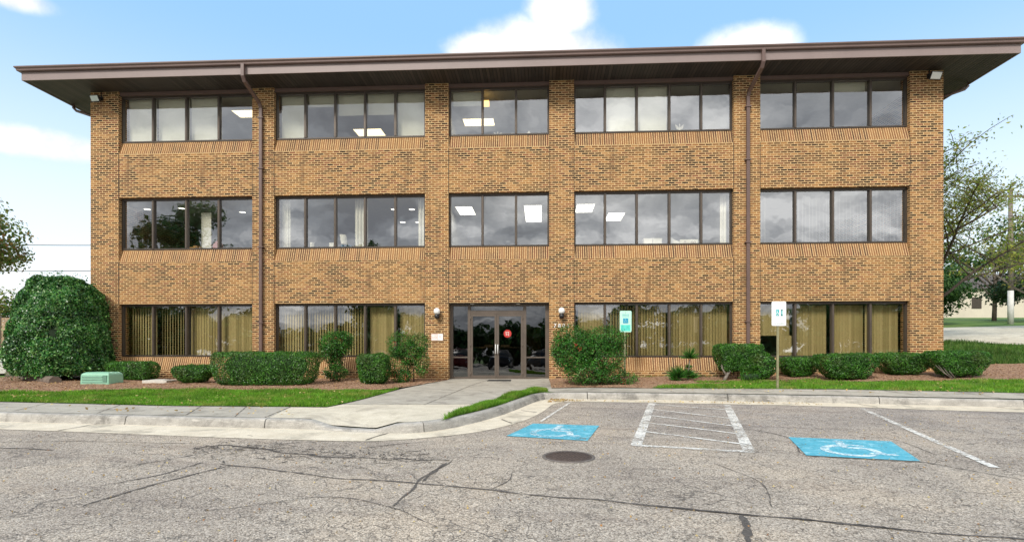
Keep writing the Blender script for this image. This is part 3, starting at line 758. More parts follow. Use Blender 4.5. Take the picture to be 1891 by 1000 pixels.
def panel(x0, x1, y0, y1, z, mat='lamp_panel', n=1):
    root = MB(); root.box(x0 - .03, y0 - .03, z - .012, x1 + .03, y0, z); root.box(x0 - .03, y1, z - .012, x1 + .03, y1 + .03, z)
    root.box(x0 - .03, y0, z - .012, x0, y1, z); root.box(x1, y0, z - .012, x1 + .03, y1, z); o = root.build('ceiling_light', 'white_metal', BLD)
    d = MB()
    for k in range(n):
        a = y0 + (y1 - y0) * k / n + .01; b = y0 + (y1 - y0) * (k + 1) / n - .01; d.box(x0, a, z - .006, x1, b, z - .001)
    d.build('diffuser', mat, o)
for a in ((-3.02, -2.45, 1.95, 3.15), (1.20, 1.80, 1.85, 3.0), (2.42, 3.02, 3.15, 4.4)): panel(*a, 6.335)
panel(-.62, -.02, 1.9, 4.4, 6.335, n=2)
for a in ((-10.75, -9.75, 1.4, 2.0), (-7.1, -6.05, 3.25, 3.95), (-2.85, -1.75, 2.55, 3.2)): panel(*a, 9.635, 'lamp_panel_warm')
def downlight(x, y, z, r=.11, mat='lamp_panel'):
    m = MB(); m.lathe((x, y, z), [(r + .03, 0), (r + .03, -.012), (r, -.012), (r, 0)], 20); o = m.build('downlight', 'white_metal', BLD)
    d = MB(); d.lathe((x, y, z), [(r - .005, -.008), (r - .005, -.001)], 20); d.build('diffuser', mat, o)
for p in ((-5.25, 2.2), (-4.62, 2.23), (-5.45, 4.2), (-4.85, 4.25), (-14.0, 1.7), (-12.7, 1.65), (-10.85, 2.3)): downlight(*p, 6.335)
m = MB(); m.box(-1.93, .62, 9.28, -1.72, .80, 9.42); m.build('exit_lamp', 'lamp_amber', BLD)

# things standing inside the windows
def inner():
    t = thing('whiteboard', 'tall white board leaning inside the second floor window, left of the left downspout', 'board', (-11.13, .6, 4.62))
    m = MB(); m.box(-11.28, .58, 4.62, -10.98, .60, 5.88); m.build('board_panel', 'paper_white', t)
    m = MB(); m.box(-11.30, .575, 4.60, -11.28, .61, 5.90); m.box(-10.98, .575, 4.60, -10.96, .61, 5.90); m.box(-11.28, .575, 5.88, -10.98, .61, 5.90); m.build('frame', 'white_metal', t)
    m = MB(); m.box(-11.68, .50, 4.64, -11.28, .72, 4.75); m.box(-11.55, .53, 4.75, -11.40, .66, 4.80)
    tag(m.build('cardboard_box', 'tan_card', None, (-11.5, .6, 4.64), bevel=.004), 'low tan cardboard box on the second floor sill beside the white board', 'box')
    m = MB(); m.prism([(-10.86, .5, 4.64), (-10.56, .5, 4.64), (-10.56, .5, 4.82), (-10.71, .5, 4.96), (-10.86, .5, 4.82)], (0, .12, 0)); m.box(-10.75, .49, 4.64, -10.67, .50, 4.76)
    tag(m.build('paper_house', 'red_paper', None, (-10.71, .55, 4.64)), 'small dull red house-shaped ornament on the second floor sill', 'ornament')
    for (x0, x1, z1, lab) in ((-7.56, -7.42, 4.86, 'plain white card on the second floor sill, farther left of the blue chair'), (-6.92, -6.78, 4.84, 'lined white card on the sill by the mullion left of the blue chair')):
        m = MB(); m.face([(x0, .45, 4.64), (x1, .45, 4.64), (x1, .47, z1), (x0, .47, z1)]); m.face([(x0, .455, 4.64), (x0, .475, z1), (x1, .475, z1), (x1, .455, 4.64)]); m.box(x0, .45, 4.63, x1, .53, 4.64)
        tag(m.build('paper_card', 'paper_white', None, (x0, .45, 4.63)), lab, 'card')
    t = thing('office_chair', 'blue office chair with a white paper hung on its back behind a second floor window', 'chair', (-6.45, .85, 3.8))
    m = MB(); m.lathe((-6.45, .85, 4.62 - .42), [(.05, 0), (.24, .01), (.25, .05), (.22, .08), (.03, .09)], 18); m.build('seat', 'blue_plastic', t)
    m = MB(); m.rings([[(-6.45 + .23 * math.sin(a) * k, .72 - .07 * math.cos(a) * k + (.0 if s_ else .03), z) for a in [2 * math.pi * j / 14 for j in range(14)]] for z, k, s_ in ((4.36, .7, 1), (4.45, 1, 1), (4.7, 1, 1), (4.8, .75, 1))]); m.build('backrest', 'blue_plastic', t)
    m = MB(); m.tube([(-6.45, .85, 3.9), (-6.45, .85, 4.2)], .03, 8)
    for k in range(5):
        a = k * 2 * math.pi / 5; m.tube([(-6.45, .85, 3.9), (-6.45 + .28 * math.cos(a), .85 + .28 * math.sin(a), 3.83)], [.022, .014], 6)
    m.tube([(-6.45, .85, 4.2), (-6.45, .74, 4.25), (-6.45, .72, 4.5)], .018, 6); m.build('base', 'black_metal', t)
    m = MB(); m.prism([(-6.58, .60, 4.83), (-6.37, .60, 4.80), (-6.41, .60, 5.12), (-6.63, .60, 5.14)], (0, .006, 0)); tag(m.build('paper_sheet', 'paper_white', None, (-6.5, .6, 4.8)), 'tilted white paper sheet standing above the blue chair in the window', 'paper')
    for x0, x1, z1 in ((3.20, 3.47, 4.86), (3.485, 3.76, 4.86)):
        m = MB(); m.box(x0, .42, 4.64, x1, .66, z1 - .03); m.box(x0 - .006, .41, z1 - .03, x1 + .006, .67, z1)
        tag(m.build('storage_box', 'paper_white', None, (x0, .42, 4.64), bevel=.004), 'white lidded storage box, %s of the pair on the second floor sill' % ('left' if x0 < 3.4 else 'right'), 'box', 'white boxes on the sill')
    m = MB(); P = [(4.02, 4.64), (4.32, 4.64), (4.32, 4.74), (4.25, 4.79), (4.15, 4.82), (4.09, 4.88), (4.03, 4.87)]; m.prism([(x, .45, z) for x, z in P], (0, .10, 0)); tag(m.build('plush_figure', 'figurine_white', None, (4.1, .45, 4.64), bevel=.02), 'pale slumped plush shape on the second floor sill right of the boxes', 'toy')
    t = thing('long_box', 'long cream box printed with brown rings on the second floor sill', 'box', (4.62, .45, 4.64))
    m = MB(); m.box(4.34, .45, 4.64, 4.89, .70, 4.82); m.build('carton', 'shade_white', t, bevel=.004)
    for x in (4.48, 4.70, 4.78):
        m = MB(); q = [(x + .030 * math.cos(a), z_) for a, z_ in [(2 * math.pi * k / 12, 4.73 + .035 * math.sin(2 * math.pi * k / 12)) for k in range(12)]]
        m.tube([(p[0], .446, p[1]) for p in q] + [(q[0][0], .446, q[0][1])], .007, 4); m.build('printed_mark', 'ink_brown', t)
    # third floor sill ornaments
    rg = random.Random(5)
    def fig(x, h, k, lab):
        m = MB(); c = (x, .46, 8.13)
        if k == 0: m.lathe(c, [(.035, 0), (.03, .03), (.012, h * .55), (.02, h * .7), (.028, h * .8), (.018, h * .93), (.004, h)], 12)
        elif k == 1:
            m.lathe(c, [(.05, 0), (.045, h * .3), (.02, h * .62), (.012, h * .7), (.024, h * .8), (.02, h * .92), (.003, h)], 12)
            for s_ in (-1, 1): m.prism([(x + s_ * .015, .47, 8.13 + h * .62), (x + s_ * .13, .48, 8.13 + h * .95), (x + s_ * .11, .48, 8.13 + h * .55), (x + s_ * .03, .47, 8.13 + h * .4)], (0, .008, 0))
        else: m.lathe(c, [(.055, 0), (.075, h * .3), (.06, h * .7), (.03, h * .9), (.035, h)], 12)
        tag(m.build('figurine', 'figurine_white', None, c), lab, 'figurine', 'white ornaments on third floor sills')
    fig(-6.45, .13, 0, 'small white figurine on the third floor sill right of the left downspout')
    for x, h, k, l in ((-1.62, .12, 0, 'slim white figurine, leftmost on the third floor sill above the entrance'), (-1.42, .20, 1, 'winged white figurine on the third floor sill above the entrance'), (-1.14, .10, 0, 'short white figurine just left of a mullion above the entrance'),
                       (-.96, .15, 0, 'upright white figurine touching the mullion above the entrance'), (-.42, .19, 2, 'round white vase on the third floor sill above the entrance, larger one'), (-.12, .12, 2, 'smaller round white vase, rightmost above the entrance'), (4.32, .34, 1, 'tall white angel figurine with spread wings on the third floor sill')): fig(x, h, k, l)
inner()

# ------------------------------------------------------------------ entrance
def entrance():
    y0, y1, zf, zt = .28, .38, .40, 2.80; a, b = -2.93, .22
    cz = MB(); cz.box(a, .05, 2.80, b, .45, 2.831); cz.build('entrance_ceiling', 'bronze', BLD)
    e = MB()
    X = [a, -2.83, -2.36, -2.27, -.60, -.50, .10, b]
    e.box(a, y0, zf, X[1], y1, zt); e.box(X[2], y0 - .01, zf, X[3], y1, zt); e.box(X[4], y0 - .01, zf, X[5], y1, zt); e.box(X[6], y0, zf, b, y1, zt)
    e.box(X[1], y0, zt - .06, X[2], y1, zt); e.box(X[3], y0, zt - .06, X[4], y1, zt); e.box(X[5], y0, zt - .06, X[6], y1, zt)
    e.box(X[3], y0 - .005, 2.50, X[4], y1, 2.60)
    for p, q in ((X[1], X[2]), (X[5], X[6])): e.box(p, y0, 1.10, q, y1, 1.14); e.box(p, y0, zf, q, y1, zf + .10)
    fr = e.build('entrance_frame', 'bronze_light', BLD)
    g = MB()
    for p, q, z0, z1 in ((X[1], X[2], zf + .1, 1.10), (X[1], X[2], 1.14, zt - .06), (X[5], X[6], zf + .1, 1.10), (X[5], X[6], 1.14, zt - .06), (X[3], X[4], 2.60, zt - .06)):
        g.face([(p, y0 + .05, z0), (q, y0 + .05, z0), (q, y0 + .05, z1), (p, y0 + .05, z1)])
    g.build('pane', 'glass_door', fr)
    th = MB(); th.box(-2.36, y0 - .12, zf - .02, -.50, y1, zf + .02); th.build('threshold', 'steel', fr)
    mid = (X[3] + X[4]) / 2
    for k, (p, q) in enumerate(((X[3] + .005, mid - .004), (mid + .004, X[4] - .005))):
        d = MB(); st = .065
        d.box(p, y0, zf + .03, p + st, y1 - .03, 2.495); d.box(q - st, y0, zf + .03, q, y1 - .03, 2.495); d.box(p + st, y0 + .001, 2.42, q - st, y1 - .03, 2.495); d.box(p + st, y0 + .001, zf + .03, q - st, y1 - .03, zf + .15)
        o = d.build('door', 'bronze_light', BLD)
        g = MB(); g.face([(p + st, y0 + .04, zf + .15), (q - st, y0 + .04, zf + .15), (q - st, y0 + .04, 2.42), (p + st, y0 + .04, 2.42)]); g.build('pane', 'glass_door', o)
        hx = mid - .035 if k == 0 else mid + .035
        h = MB(); h.tube([(hx, y0, 1.52), (hx, y0 - .07, 1.52), (hx, y0 - .07, 1.24), (hx, y0, 1.24)], .016, 8); h.build('handle', 'white_metal', o)
        s = MB(); bx0, bx1 = (mid - .40, mid - .12) if k == 0 else (mid + .12, mid + .40); s.box(bx0, y0 + .06, 1.45, bx1, y0 + .09, 1.515)
        s.tube([(p + .03, y0 + .10, 1.43), (q - .03, y0 + .10, 1.43)], .014, 8); s.build('push_bar', 'brass', o)
        for z in (.6, 1.5, 2.35): h2 = MB(); h2.tube([((p if k == 0 else q), y0 - .012, z - .05), ((p if k == 0 else q), y0 - .012, z + .05)], .012, 8); h2.build('hinge', 'bronze_light', o)
        if k == 1:
            c = MB(); n = 24; ring = [(q - .49 + .125 * math.cos(2 * math.pi * j / n), y0 + .028, 1.87 + .125 * math.sin(2 * math.pi * j / n)) for j in range(n)]; c.prism(ring, (0, .006, 0))
            st_ = c.build('door_sticker', 'red_sticker', o)
            for dx, dz, w, h_ in ((-.045, .035, .03, .05), (.02, .045, .055, .022), (.03, .0, .04, .03), (-.03, -.03, .05, .03), (.035, -.05, .03, .03)): c = MB(); c.box(q - .49 + dx - w / 2, y0 + .022, 1.87 + dz - h_ / 2, q - .49 + dx + w / 2, y0 + .027, 1.87 + dz + h_ / 2); c.build('sticker_mark', 'sticker_pale', o)
    # lobby: wooden inner doors, dark walls
    l = MB(); l.box(-2.8, 3.0, .40, .1, 3.1, 2.94); l.build('lobby_wall', 'carpet', BLD)
    l = MB(); l.box(-.62, 2.9, .4, -.05, 2.96, 2.6); l.build('lobby_panel', 'tan_card', BLD)
    # small downlights in the entrance head
    for x in (-2.2, -.75):
        q = MB(); q.lathe((x, .14, 2.80), [(.07, 0), (.07, -.012), (.05, -.014), (.05, -.002)], 16); q.build('downlight', 'white_metal', BLD)
entrance()
m = MB(); m.box(-1.66, -.55, .418, -.95, -.12, .434)
for k in range(9): m.box(-1.64, -.53 + k * .045, .434, -.97, -.51 + k * .045, .440)
tag(m.build('doormat', 'rubber_black', None, (-1.3, -.3, .42)), 'thin black ribbed doormat in front of the glass doors', 'mat')

# ------------------------------------------------------------------ lamps and plaques on the front
def sconce(x, z):
    t = thing('wall_lamp', 'wall lamp', 'lamp', (x, 0, z), 'wall lamps beside the entrance')
    m = MB(); m.lathe((x, -.14, z - .13), [(.02, -.01), (.062, 0), (.075, .03), (.078, .11), (.05, .125)], 20); m.box(x - .06, -.03, z - .14, x + .06, -.001, z + .02); m.tube([(x, -.02, z - .06), (x, -.10, z - .06)], .022, 8)
    m.build('lamp_base', 'black_metal', t)
    m = MB(); m.lathe((x, -.14, z - .005), [(.05, 0), (.088, .03), (.10, .08), (.098, .12), (.075, .165), (.04, .19), (.005, .195)], 22); m.build('lamp_globe', 'globe_glass', t)
    return t
def dup(root, loc, label=None):
    r = root.copy(); COL.objects.link(r); r.location = loc; ORG[r.name] = Vector(loc)
    if label: r['label'] = label
    for ch in list(root.children):
        c = ch.copy(); COL.objects.link(c); c.parent = r
        for g in list(ch.children):
            d = g.copy(); COL.objects.link(d); d.parent = c
    return r
s1 = sconce(-3.27, 2.47); s1['label'] = 'white globe wall lamp with black base on the brick pier left of the doors'
dup(s1, (.60, 0, 2.47), 'white globe wall lamp with black base on the brick pier right of the doors')

def flood(x, z, sx, label, big):
    t = thing('flood_light', label, 'lamp', (x, 0, z)); k = 1.15 if big else 1.0
    m = MB(); m.box(x - .06, -.05, z + .02, x + .06, -.001, z + .14); m.tube([(x, -.03, z + .08), (x + sx * .03, -.14, z + .05)], .025, 8); m.build('bracket', 'black_metal', t)
    m = MB(); c = Vector((x + sx * .05, -.24, z)); n = Vector((sx * .25, -1, -.55)).normalized(); u = Vector((1, sx * .25, 0)).normalized(); v = n.cross(u)
    def q(a, b, dd): return tuple(c + u * a * k + v * b * k + n * dd)
    m.rings([[q(-.09, -.06, -.10), q(.09, -.06, -.10), q(.09, .06, -.10), q(-.09, .06, -.10)], [q(-.15, -.10, 0), q(.15, -.10, 0), q(.15, .10, 0), q(-.15, .10, 0)], [q(-.15, -.10, .04), q(.15, -.10, .04), q(.15, .10, .04), q(-.15, .10, .04)]], smooth=False)
    m.build('lamp_housing', 'black_metal', t)
    m = MB(); m.rings([[q(-.135, -.085, .038), q(.135, -.085, .038), q(.135, .085, .038), q(-.135, .085, .038)], [q(-.12, -.07, .052), q(.12, -.07, .052), q(.12, .07, .052), q(-.12, .07, .052)]], smooth=False); m.build('lens', 'lens_glass' if not big else 'globe_glass', t)
    m = MB(); m.tube([(x, -.02, z + .12), (x, -.02, 9.70)], .012, 6); m.build('conduit', 'black_metal', t)
flood(-14.27, 9.40, -.3, 'small dark flood light with a pale green lens high on the left corner pier', False)
flood(11.55, 9.44, .5, 'flood light with a bright white lens high on the right corner pier', True)

t = thing('sign_plaque', 'pale pink and cream lettered plaque on the pier left of the doors', 'sign', (-3.29, 0, 1.75))
m = MB(); m.box(-3.47, -.022, 1.65, -3.10, -.001, 1.86); m.build('plate', 'sticker_pale', t)
m = MB(); m.box(-3.26, -.026, 1.66, -3.11, -.022, 1.85); m.build('cream_panel', 'sign_white', t)
text_mesh('lettering', 'NO', (-3.385, -.025, 1.79), .11, 'sign_white', t); text_mesh('lettering', 'R', (-3.18, -.029, 1.765), .15, 'sticker_pale', t)
m = MB(); m.box(-3.45, -.025, 1.672, -3.28, -.0225, 1.70); m.build('lettering', 'sign_white', t)
t = thing('building_number', 'white house numbers on the pier right of the doors, half hidden by the shrub', 'sign', (.55, 0, 2.02))
for i, ch in enumerate('7801'): text_mesh('digit', ch, (.40 + i * .135, -.012, 2.10), .175, 'sign_white', t, ext=.006)

# ================================================================== GROUND
def terrain():
    def axis(lo, hi, a, b, st):
        v = [lo, lo * .6, lo * .35]; v = [x for x in v if x < a - 5]; x = a
        w = a
        while w <= b: v.append(w); w += st
        v += [x for x in (hi * .3, hi * .6, hi) if x > b + 5]; return sorted(set(v))
    xs = axis(-500, 500, -60, 80, .8); ys = axis(-400, 500, -24, 60, .8)
    V = []; F = []
    for y in ys:
        for x in xs:
            yf = lerp(x, YF)
            z = zr(y) - .12 if y < yf + .9 else land(x, y, -.06)
            V.append((x, y, z))
    n = len(xs)
    for j in range(len(ys) - 1):
        for i in range(n - 1): F.append((j * n + i, j * n + i + 1, (j + 1) * n + i + 1, (j + 1) * n + i))
    me = bpy.data.meshes.new('ground'); me.from_pydata(V, [], F); me.materials.append(MAT['ground']); tag(link('ground', me), kind='structure')
terrain()

EDGE = [(-60, -4.2), (-16, -8.0), (-8.67, -8.78), (-7.16, -8.96), (-5.7, -9.17), (-4.52, -9.33), (-3.41, -9.44), (-2.38, -9.47), (-1.74, -9.2), (-1.01, -8.67), (-.38, -7.62), (-.01, -6.39), (.20, -5.3), (.47, -4.78), (.95, -4.72), (2.38, -4.82), (6.08, -5.3), (9.12, -6.0), (20, -7.4), (60, -12)]
FOOT = [(-60, -3.5), (-16, -7.32), (-9.44, -8.04), (-7.31, -8.24), (-5.05, -8.46), (-3.72, -8.58), (-2.48, -8.86), (-1.82, -8.75), (-1.27, -8.06), (-.72, -6.79), (-.19, -4.95), (.02, -4.45), (.35, -4.25), (2.48, -4.30), (6.37, -4.73), (9.87, -5.3), (20, -6.6), (60, -11)]
EDGE_R, FOOT_R = resample(EDGE), resample(FOOT)
hz = lambda off: (lambda x, y: zr(y) + off)
sheet('road', EDGE_R + [(60, -90), (-60, -90)], hz(0), 'asphalt', cell=False)
def gutter():
    m = MB(); E = [Vector(p) for p in EDGE_R]; k = 0; pr = []
    for p in FOOT_R:
        p = Vector(p); best = min(range(k, min(k + 60, len(E) - 1)), key=lambda i: (E[i] - p).length); k = max(k, best - 1)
        c = min((E[i] + (E[i + 1] - E[i]) * min(1, max(0, (p - E[i]).dot(E[i + 1] - E[i]) / max((E[i + 1] - E[i]).length_squared, 1e-9))) for i in range(max(0, best - 1), min(best + 1, len(E) - 1))), key=lambda q: (q - p).length)
        d = (c - p).normalized() if (c - p).length > 1e-6 else Vector((0, 0)); pr.append((p, c + d * .02))
    for (p, c), (p2, c2) in zip(pr, pr[1:]): m.face([(c.x, c.y, zr(c.y) + .0055), (c2.x, c2.y, zr(c2.y) + .0055), (p2.x, p2.y, zr(p2.y) + .006), (p.x, p.y, zr(p.y) + .006)])
    tag(m.build('gutter_pan', 'concrete_gutter'), kind='structure')
gutter()

def normals2(P):
    out = []
    for i in range(len(P)):
        a = Vector(P[max(i - 1, 0)]); b = Vector(P[min(i + 1, len(P) - 1)]); d = (b - a).normalized(); out.append((-d.y, d.x))
    return out
FN = normals2(FOOT_R)
CB = [(p[0] + n[0] * .17, p[1] + n[1] * .17) for p, n in zip(FOOT_R, FN)]
def ramp_k(x): return min(max((x + 3.75) / .4, 0), 1) * min(max((-2.2 - x) / .4, 0), 1)
def curb():
    m = MB(); P = FOOT_R; rings = []; acc = 0; nxt = .4; rg = random.Random(4); idx = []
    for i, (p, n) in enumerate(zip(P, FN)):
        k = 1 - .72 * (ramp_k(p[0]) if p[1] < -8 else 0)
        jz = .004 * noise.noise(Vector((p[0] * 1.3, p[1] * 1.3, 0)))
        prof = [(-.004, -.02), (.0, 0), (.012, .06 * k), (.022, .105 * k), (.038, .134 * k), (.062, .149 * k), (.10, .153 * k), (.175, .151 * k), (.175, -.05)]
        rings.append([(p[0] + n[0] * o, p[1] + n[1] * o, zr(p[1]) + h + jz) for o, h in prof])
    # split the sweep into cast sections with open joints between them
    s = 0; i = 0
    while s < len(rings) - 2:
        L = 0; e = s; tgt = rg.uniform(2.4, 3.1)
        while e < len(rings) - 1 and L < tgt: L += math.dist(P[e], P[e + 1]); e += 1
        seg = [r for r in rings[s:e + 1]]
        if len(seg) > 2:
            g = .018; a = [tuple(Vector(u).lerp(Vector(v), min(.5, g / max(math.dist(P[s], P[s + 1]), 1e-3)))) for u, v in zip(seg[0], seg[1])]; seg[0] = a
        m.rings(seg, close=True, caps=True, smooth=False); s = e
    o = m.build('curb', 'concrete_curb'); tag(o, kind='structure')
curb()
SBL = [(-60, -1.0), (-16, -5.75), (-11.05, -6.48), (-7.25, -6.94), (-4.05, -6.98)]
PTH = [(-3.86, -6.1), (-3.77, -5.38), (-3.61, -3.21), (-3.27, -1.51), (-2.96, -.3)]
SBR = [(.23, -.9), (.25, -3.1), (.81, -3.12), (2.68, -3.25), (5.72, -3.38), (6.98, -3.53), (10.65, -4.36), (20, -5.6), (60, -10)]
cbl = [p for p in CB if p[0] < -3.55]; cbm = [p for p in CB if -3.55 <= p[0] and p[1] < -4.3 and p[0] < .12]
# walking surfaces: sidewalk on the left, pale ramp slab, entrance walk, sidewalk on the right
ci = [i for i, p in enumerate(CB)]
iL = max(i for i in ci if CB[i][0] < -4.45); iR = min(i for i in ci if CB[i][0] > -1.45 and CB[i][1] > -8.6)
iC = min(i for i in ci if CB[i][0] > .02 and CB[i][1] > -4.6)
sheet('sidewalk', SBL[:-1] + [(-4.75, -6.97)] + CB[:iL + 1][::-1], lambda x, y: land(x, y, .004), 'concrete_walk')
ISL = [(-1.56, -8.50), (-.95, -7.75), (-.52, -6.75), (-.05, -5.1), (.16, -4.12), (.12, -3.55), (-.15, -3.36), (-.60, -4.6), (-1.05, -6.01), (-1.42, -7.4)]
RB = (-1.15, -6.35)
sheet('ramp_slab', [(-4.75, -6.97), (-4.05, -6.98), (-3.93, -6.50), RB, (-1.42, -7.4), (-1.60, -8.52)] + [CB[i] for i in range(iL, iR + 1)][::-1], lambda x, y: land(x, y, .003), 'concrete_light', .25)
sheet('walkway', [RB, (-3.93, -6.50)] + PTH + [(-2.93, .30), (.22, .30)] + SBR[:2] + [(.20, -3.7), (.12, -3.55), (-.15, -3.36), (-.60, -4.6), (-1.05, -6.01)], lambda x, y: land(x, y, .0045), 'concrete_walk', .3)
sheet('sidewalk', SBR[1:] + CB[iC:][::-1] + [(.18, -4.1), (.12, -3.55), (.20, -3.7 + .3)], lambda x, y: land(x, y, .005), 'concrete_walk')
# concrete soil under the curb curve and the lawn island
isl2 = [CB[i] for i in range(iR, iC + 1)]
sheet('lawn_soil', isl2 + [(.16, -4.0), (.12, -3.55), (-.15, -3.36), (-.60, -4.6), (-1.05, -6.01), (-1.42, -7.4), (-1.60, -8.52)], lambda x, y: land(x, y, .006), 'ground', .07)

def strip(pts, wid, off, mat, name, hf=None, jit=0.0, seed=1, step=.06, taper=True, kind='structure', parts=None):
    """ragged strip following a polyline on the ground"""
    hf = hf or (lambda x, y: zr(y)); rg = random.Random(seed); P = resample(pts, step) if len(pts) > 1 else pts; N = normals2(P); m = parts or MB(); L = []; Rr = []; n = len(P)
    for i, (p, q) in enumerate(zip(P, N)):
        f = min(1, i / 4 + .25, (n - 1 - i) / 4 + .25) if taper else 1; o = jit * noise.noise(Vector((p[0] * 3, p[1] * 3, seed)))* 3
        w = wid * f * (1 + (rg.uniform(-.55, .75) if jit else 0)) / 2; c = (p[0] + q[0] * o, p[1] + q[1] * o)
        L.append((c[0] + q[0] * w, c[1] + q[1] * w)); Rr.append((c[0] - q[0] * w, c[1] - q[1] * w))
    for i in range(n - 1):
        A = [L[i], Rr[i], Rr[i + 1], L[i + 1]]; m.face([(x, y, hf(x, y) + off) for x, y in A])
    if parts is None: tag(m.build(name, mat), kind=kind)
    return m
# joints in the walks
J = MB(); hl = lambda x, y: land(x, y)
for pts in ([(-3.93, -6.50), RB], [(-4.75, -6.97), (-4.55, -8.33)], [(-3.66, -3.9), (-.42, -3.95)], [(-3.4, -2.1), (.22, -2.15)], [(-2.3, -6.5), (-1.95, -2.1)], [(-1.95, -2.1), (-1.7, -.1)]):
    strip(pts, .014, .010, None, '', hl, .004, parts=J, taper=False)
for x0 in (-16.5, -14.2, -11.9, -9.9, -8.2, -6.5, -5.6): strip([(x0, lerp(x0, SBL) - .03), (x0 + .5, lerp(x0 + .5, [(p[0], p[1]) for p in CB if p[0] < -3]) + .02)], .012, .010, None, '', hl, .004, parts=J, taper=False)
for x0 in (2.9, 5.1, 8.0, 9.4, 11.2, 13.5): strip([(x0 - .02, lerp(x0, SBR[1:]) - .03), (x0 + .20, lerp(x0, [(p[0], p[1]) for p in CB if p[0] > 1]) + .02)], .014, .011, None, '', hl, .004, parts=J, taper=False)
tag(J.build('pavement_joints', 'joint_concrete'), kind='structure')
J = MB()
for pts in ([(-2.52, -9.44), (-2.42, -9.1), (-2.33, -8.8)], [(-.52, -7.85), (-.72, -7.4)], [(-.1, -6.5), (-.42, -6.25)], [(6.9, -5.42), (6.75, -4.8)], [(9.6, -6.0), (9.35, -5.25)], [(-7.6, -8.9), (-7.5, -8.2)]):
    strip(pts, .022, .012, None, '', None, .008, parts=J, taper=False)
tag(J.build('gutter_joints', 'joint_concrete'), kind='structure')

# beds, lawns
LAWNL = [(-60, -.6), (-16, -5.70), (-11.05, -6.43), (-7.25, -6.90), (-4.05, -6.94), (-3.9, -6.1), (-3.80, -5.38), (-3.70, -4.1), (-3.66, -3.2), (-4.0, -3.70), (-5.32, -3.88), (-7.98, -4.03), (-10.62, -4.19), (-12.64, -4.94), (-16, -5.0), (-60, .1)]
BEDL = [(-3.66, -3.2), (-4.0, -3.70), (-5.32, -3.88), (-7.98, -4.03), (-10.62, -4.19), (-12.64, -4.94), (-16, -5.0), (-18.2, -3.2), (-17.4, 1.2), (-14.66, 1.2), (-14.66, .02), (-2.94, .02), (-2.97, -.3), (-3.29, -1.51)]
LAWNR = [(2.75, -3.22), (5.72, -3.35), (6.98, -3.50), (10.65, -4.32), (20, -5.55), (30, -6.6), (30, -3.0), (20, -2.6), (12.44, -2.19), (9.92, -2.11), (6.34, -1.95), (3.9, -2.35), (3.1, -2.75)]
BEDR = [(.235, .02), (.235, -3.08), (.81, -3.09), (2.75, -3.22), (3.1, -2.75), (3.9, -2.35), (6.34, -1.95), (9.92, -2.11), (12.44, -2.19), (20, -2.6), (20, 1.2), (15.0, .83), (13.8, .82), (12.6, .3), (12.0, .6), (11.96, .02)]
hb = lambda x, y: land(x, y, .012) + .05 * noise.noise(Vector((x * .9, y * .9, 0))) + .022 * noise.noise(Vector((x * 4, y * 4, 3)))
def bed_h(x, y):
    e = min(1, abs(y) / .25); k = 1.0
    for px, py in ((-3.3, -1.5), (-3.66, -3.2)): pass
    return land(x, y, .016) + .035 * max(-.2, noise.noise(Vector((x * .9, y * .9, 0)))) + .016 * noise.noise(Vector((x * 4, y * 4, 3)))
sheet('mulch_bed', BEDL, bed_h, 'mulch', .15); sheet('mulch_bed', BEDR, bed_h, 'mulch', .15)
sheet('lawn_soil', LAWNL[1:-1], lambda x, y: land(x, y, .010), 'ground', .3); sheet('lawn_soil', LAWNR, lambda x, y: land(x, y, .010), 'ground', .3)

def grass(name, poly, n, hgt, wid, mat, seed, hf, lean=.5, jitter_edge=.0):
    rng = np.random.default_rng(seed); P = np.array(scatter(poly, n, seed)); z = np.array([hf(x, y) for x, y in P])
    dn = np.array([.55 + .9 * max(0, .5 + noise.noise(Vector((x * 1.1, y * 1.1, seed)))) for x, y in P])[:, None]
    B = np.column_stack([P, z]); a = rng.uniform(0, 2 * math.pi, n); d = np.column_stack([np.cos(a), np.sin(a), np.zeros(n)])
    h = hgt * rng.uniform(.5, 1.3, (n, 1)) * dn; l = rng.normal(size=(n, 3)) * lean; l[:, 2] = 1; T = B + unit(l) * h; w = wid * rng.uniform(.6, 1.4, (n, 1))
    Q = np.stack([B - d * w / 2, B + d * w / 2, T + d * w * .12, T - d * w * .12], 1)
    o = quads_mesh(name, Q, mat); tag(o, kind='stuff'); return o
gl = [(-16, -5.70)] + LAWNL[2:-2] + [(-16, -5.0)]
grass('grass', gl, 85000, .062, .011, 'grass_blade', 3, lambda x, y: land(x, y, .008))
grass('grass', [p if p[0] < 21 else (20, p[1]) for p in LAWNR], 60000, .060, .012, 'grass_blade', 4, lambda x, y: land(x, y, .008))
grass('grass', isl2[1:-1:1] + [(.12, -4.0), (.10, -3.60), (-.13, -3.42), (-.60, -4.6), (-1.05, -6.01), (-1.40, -7.4), (-1.56, -8.48)], 26000, .075, .011, 'grass_blade', 5, lambda x, y: land(x, y, .006))
grass('rough_grass', [(12.1, .9), (12.6, .35), (13.8, .9), (15, .9), (24, 1.4), (24, 3.6), (18.2, 4.75), (16.85, 6.4), (12.3, 8.9)], 42000, .16, .024, 'grass_rough', 6, lambda x, y: land(x, y, -.03), .4)
# thin weeds at the wall foot
grass('weeds', [(1.2, -.35), (5.4, -.35), (5.4, -.05), (1.2, -.05)], 500, .10, .012, 'grass_rough', 8, lambda x, y: land(x, y, .01), .7)
grass('weeds', [(4.2, -2.1), (7.6, -2.1), (7.6, -1.4), (4.2, -1.6)], 2600, .07, .012, 'grass_blade', 9, lambda x, y: land(x, y, .01), .8)

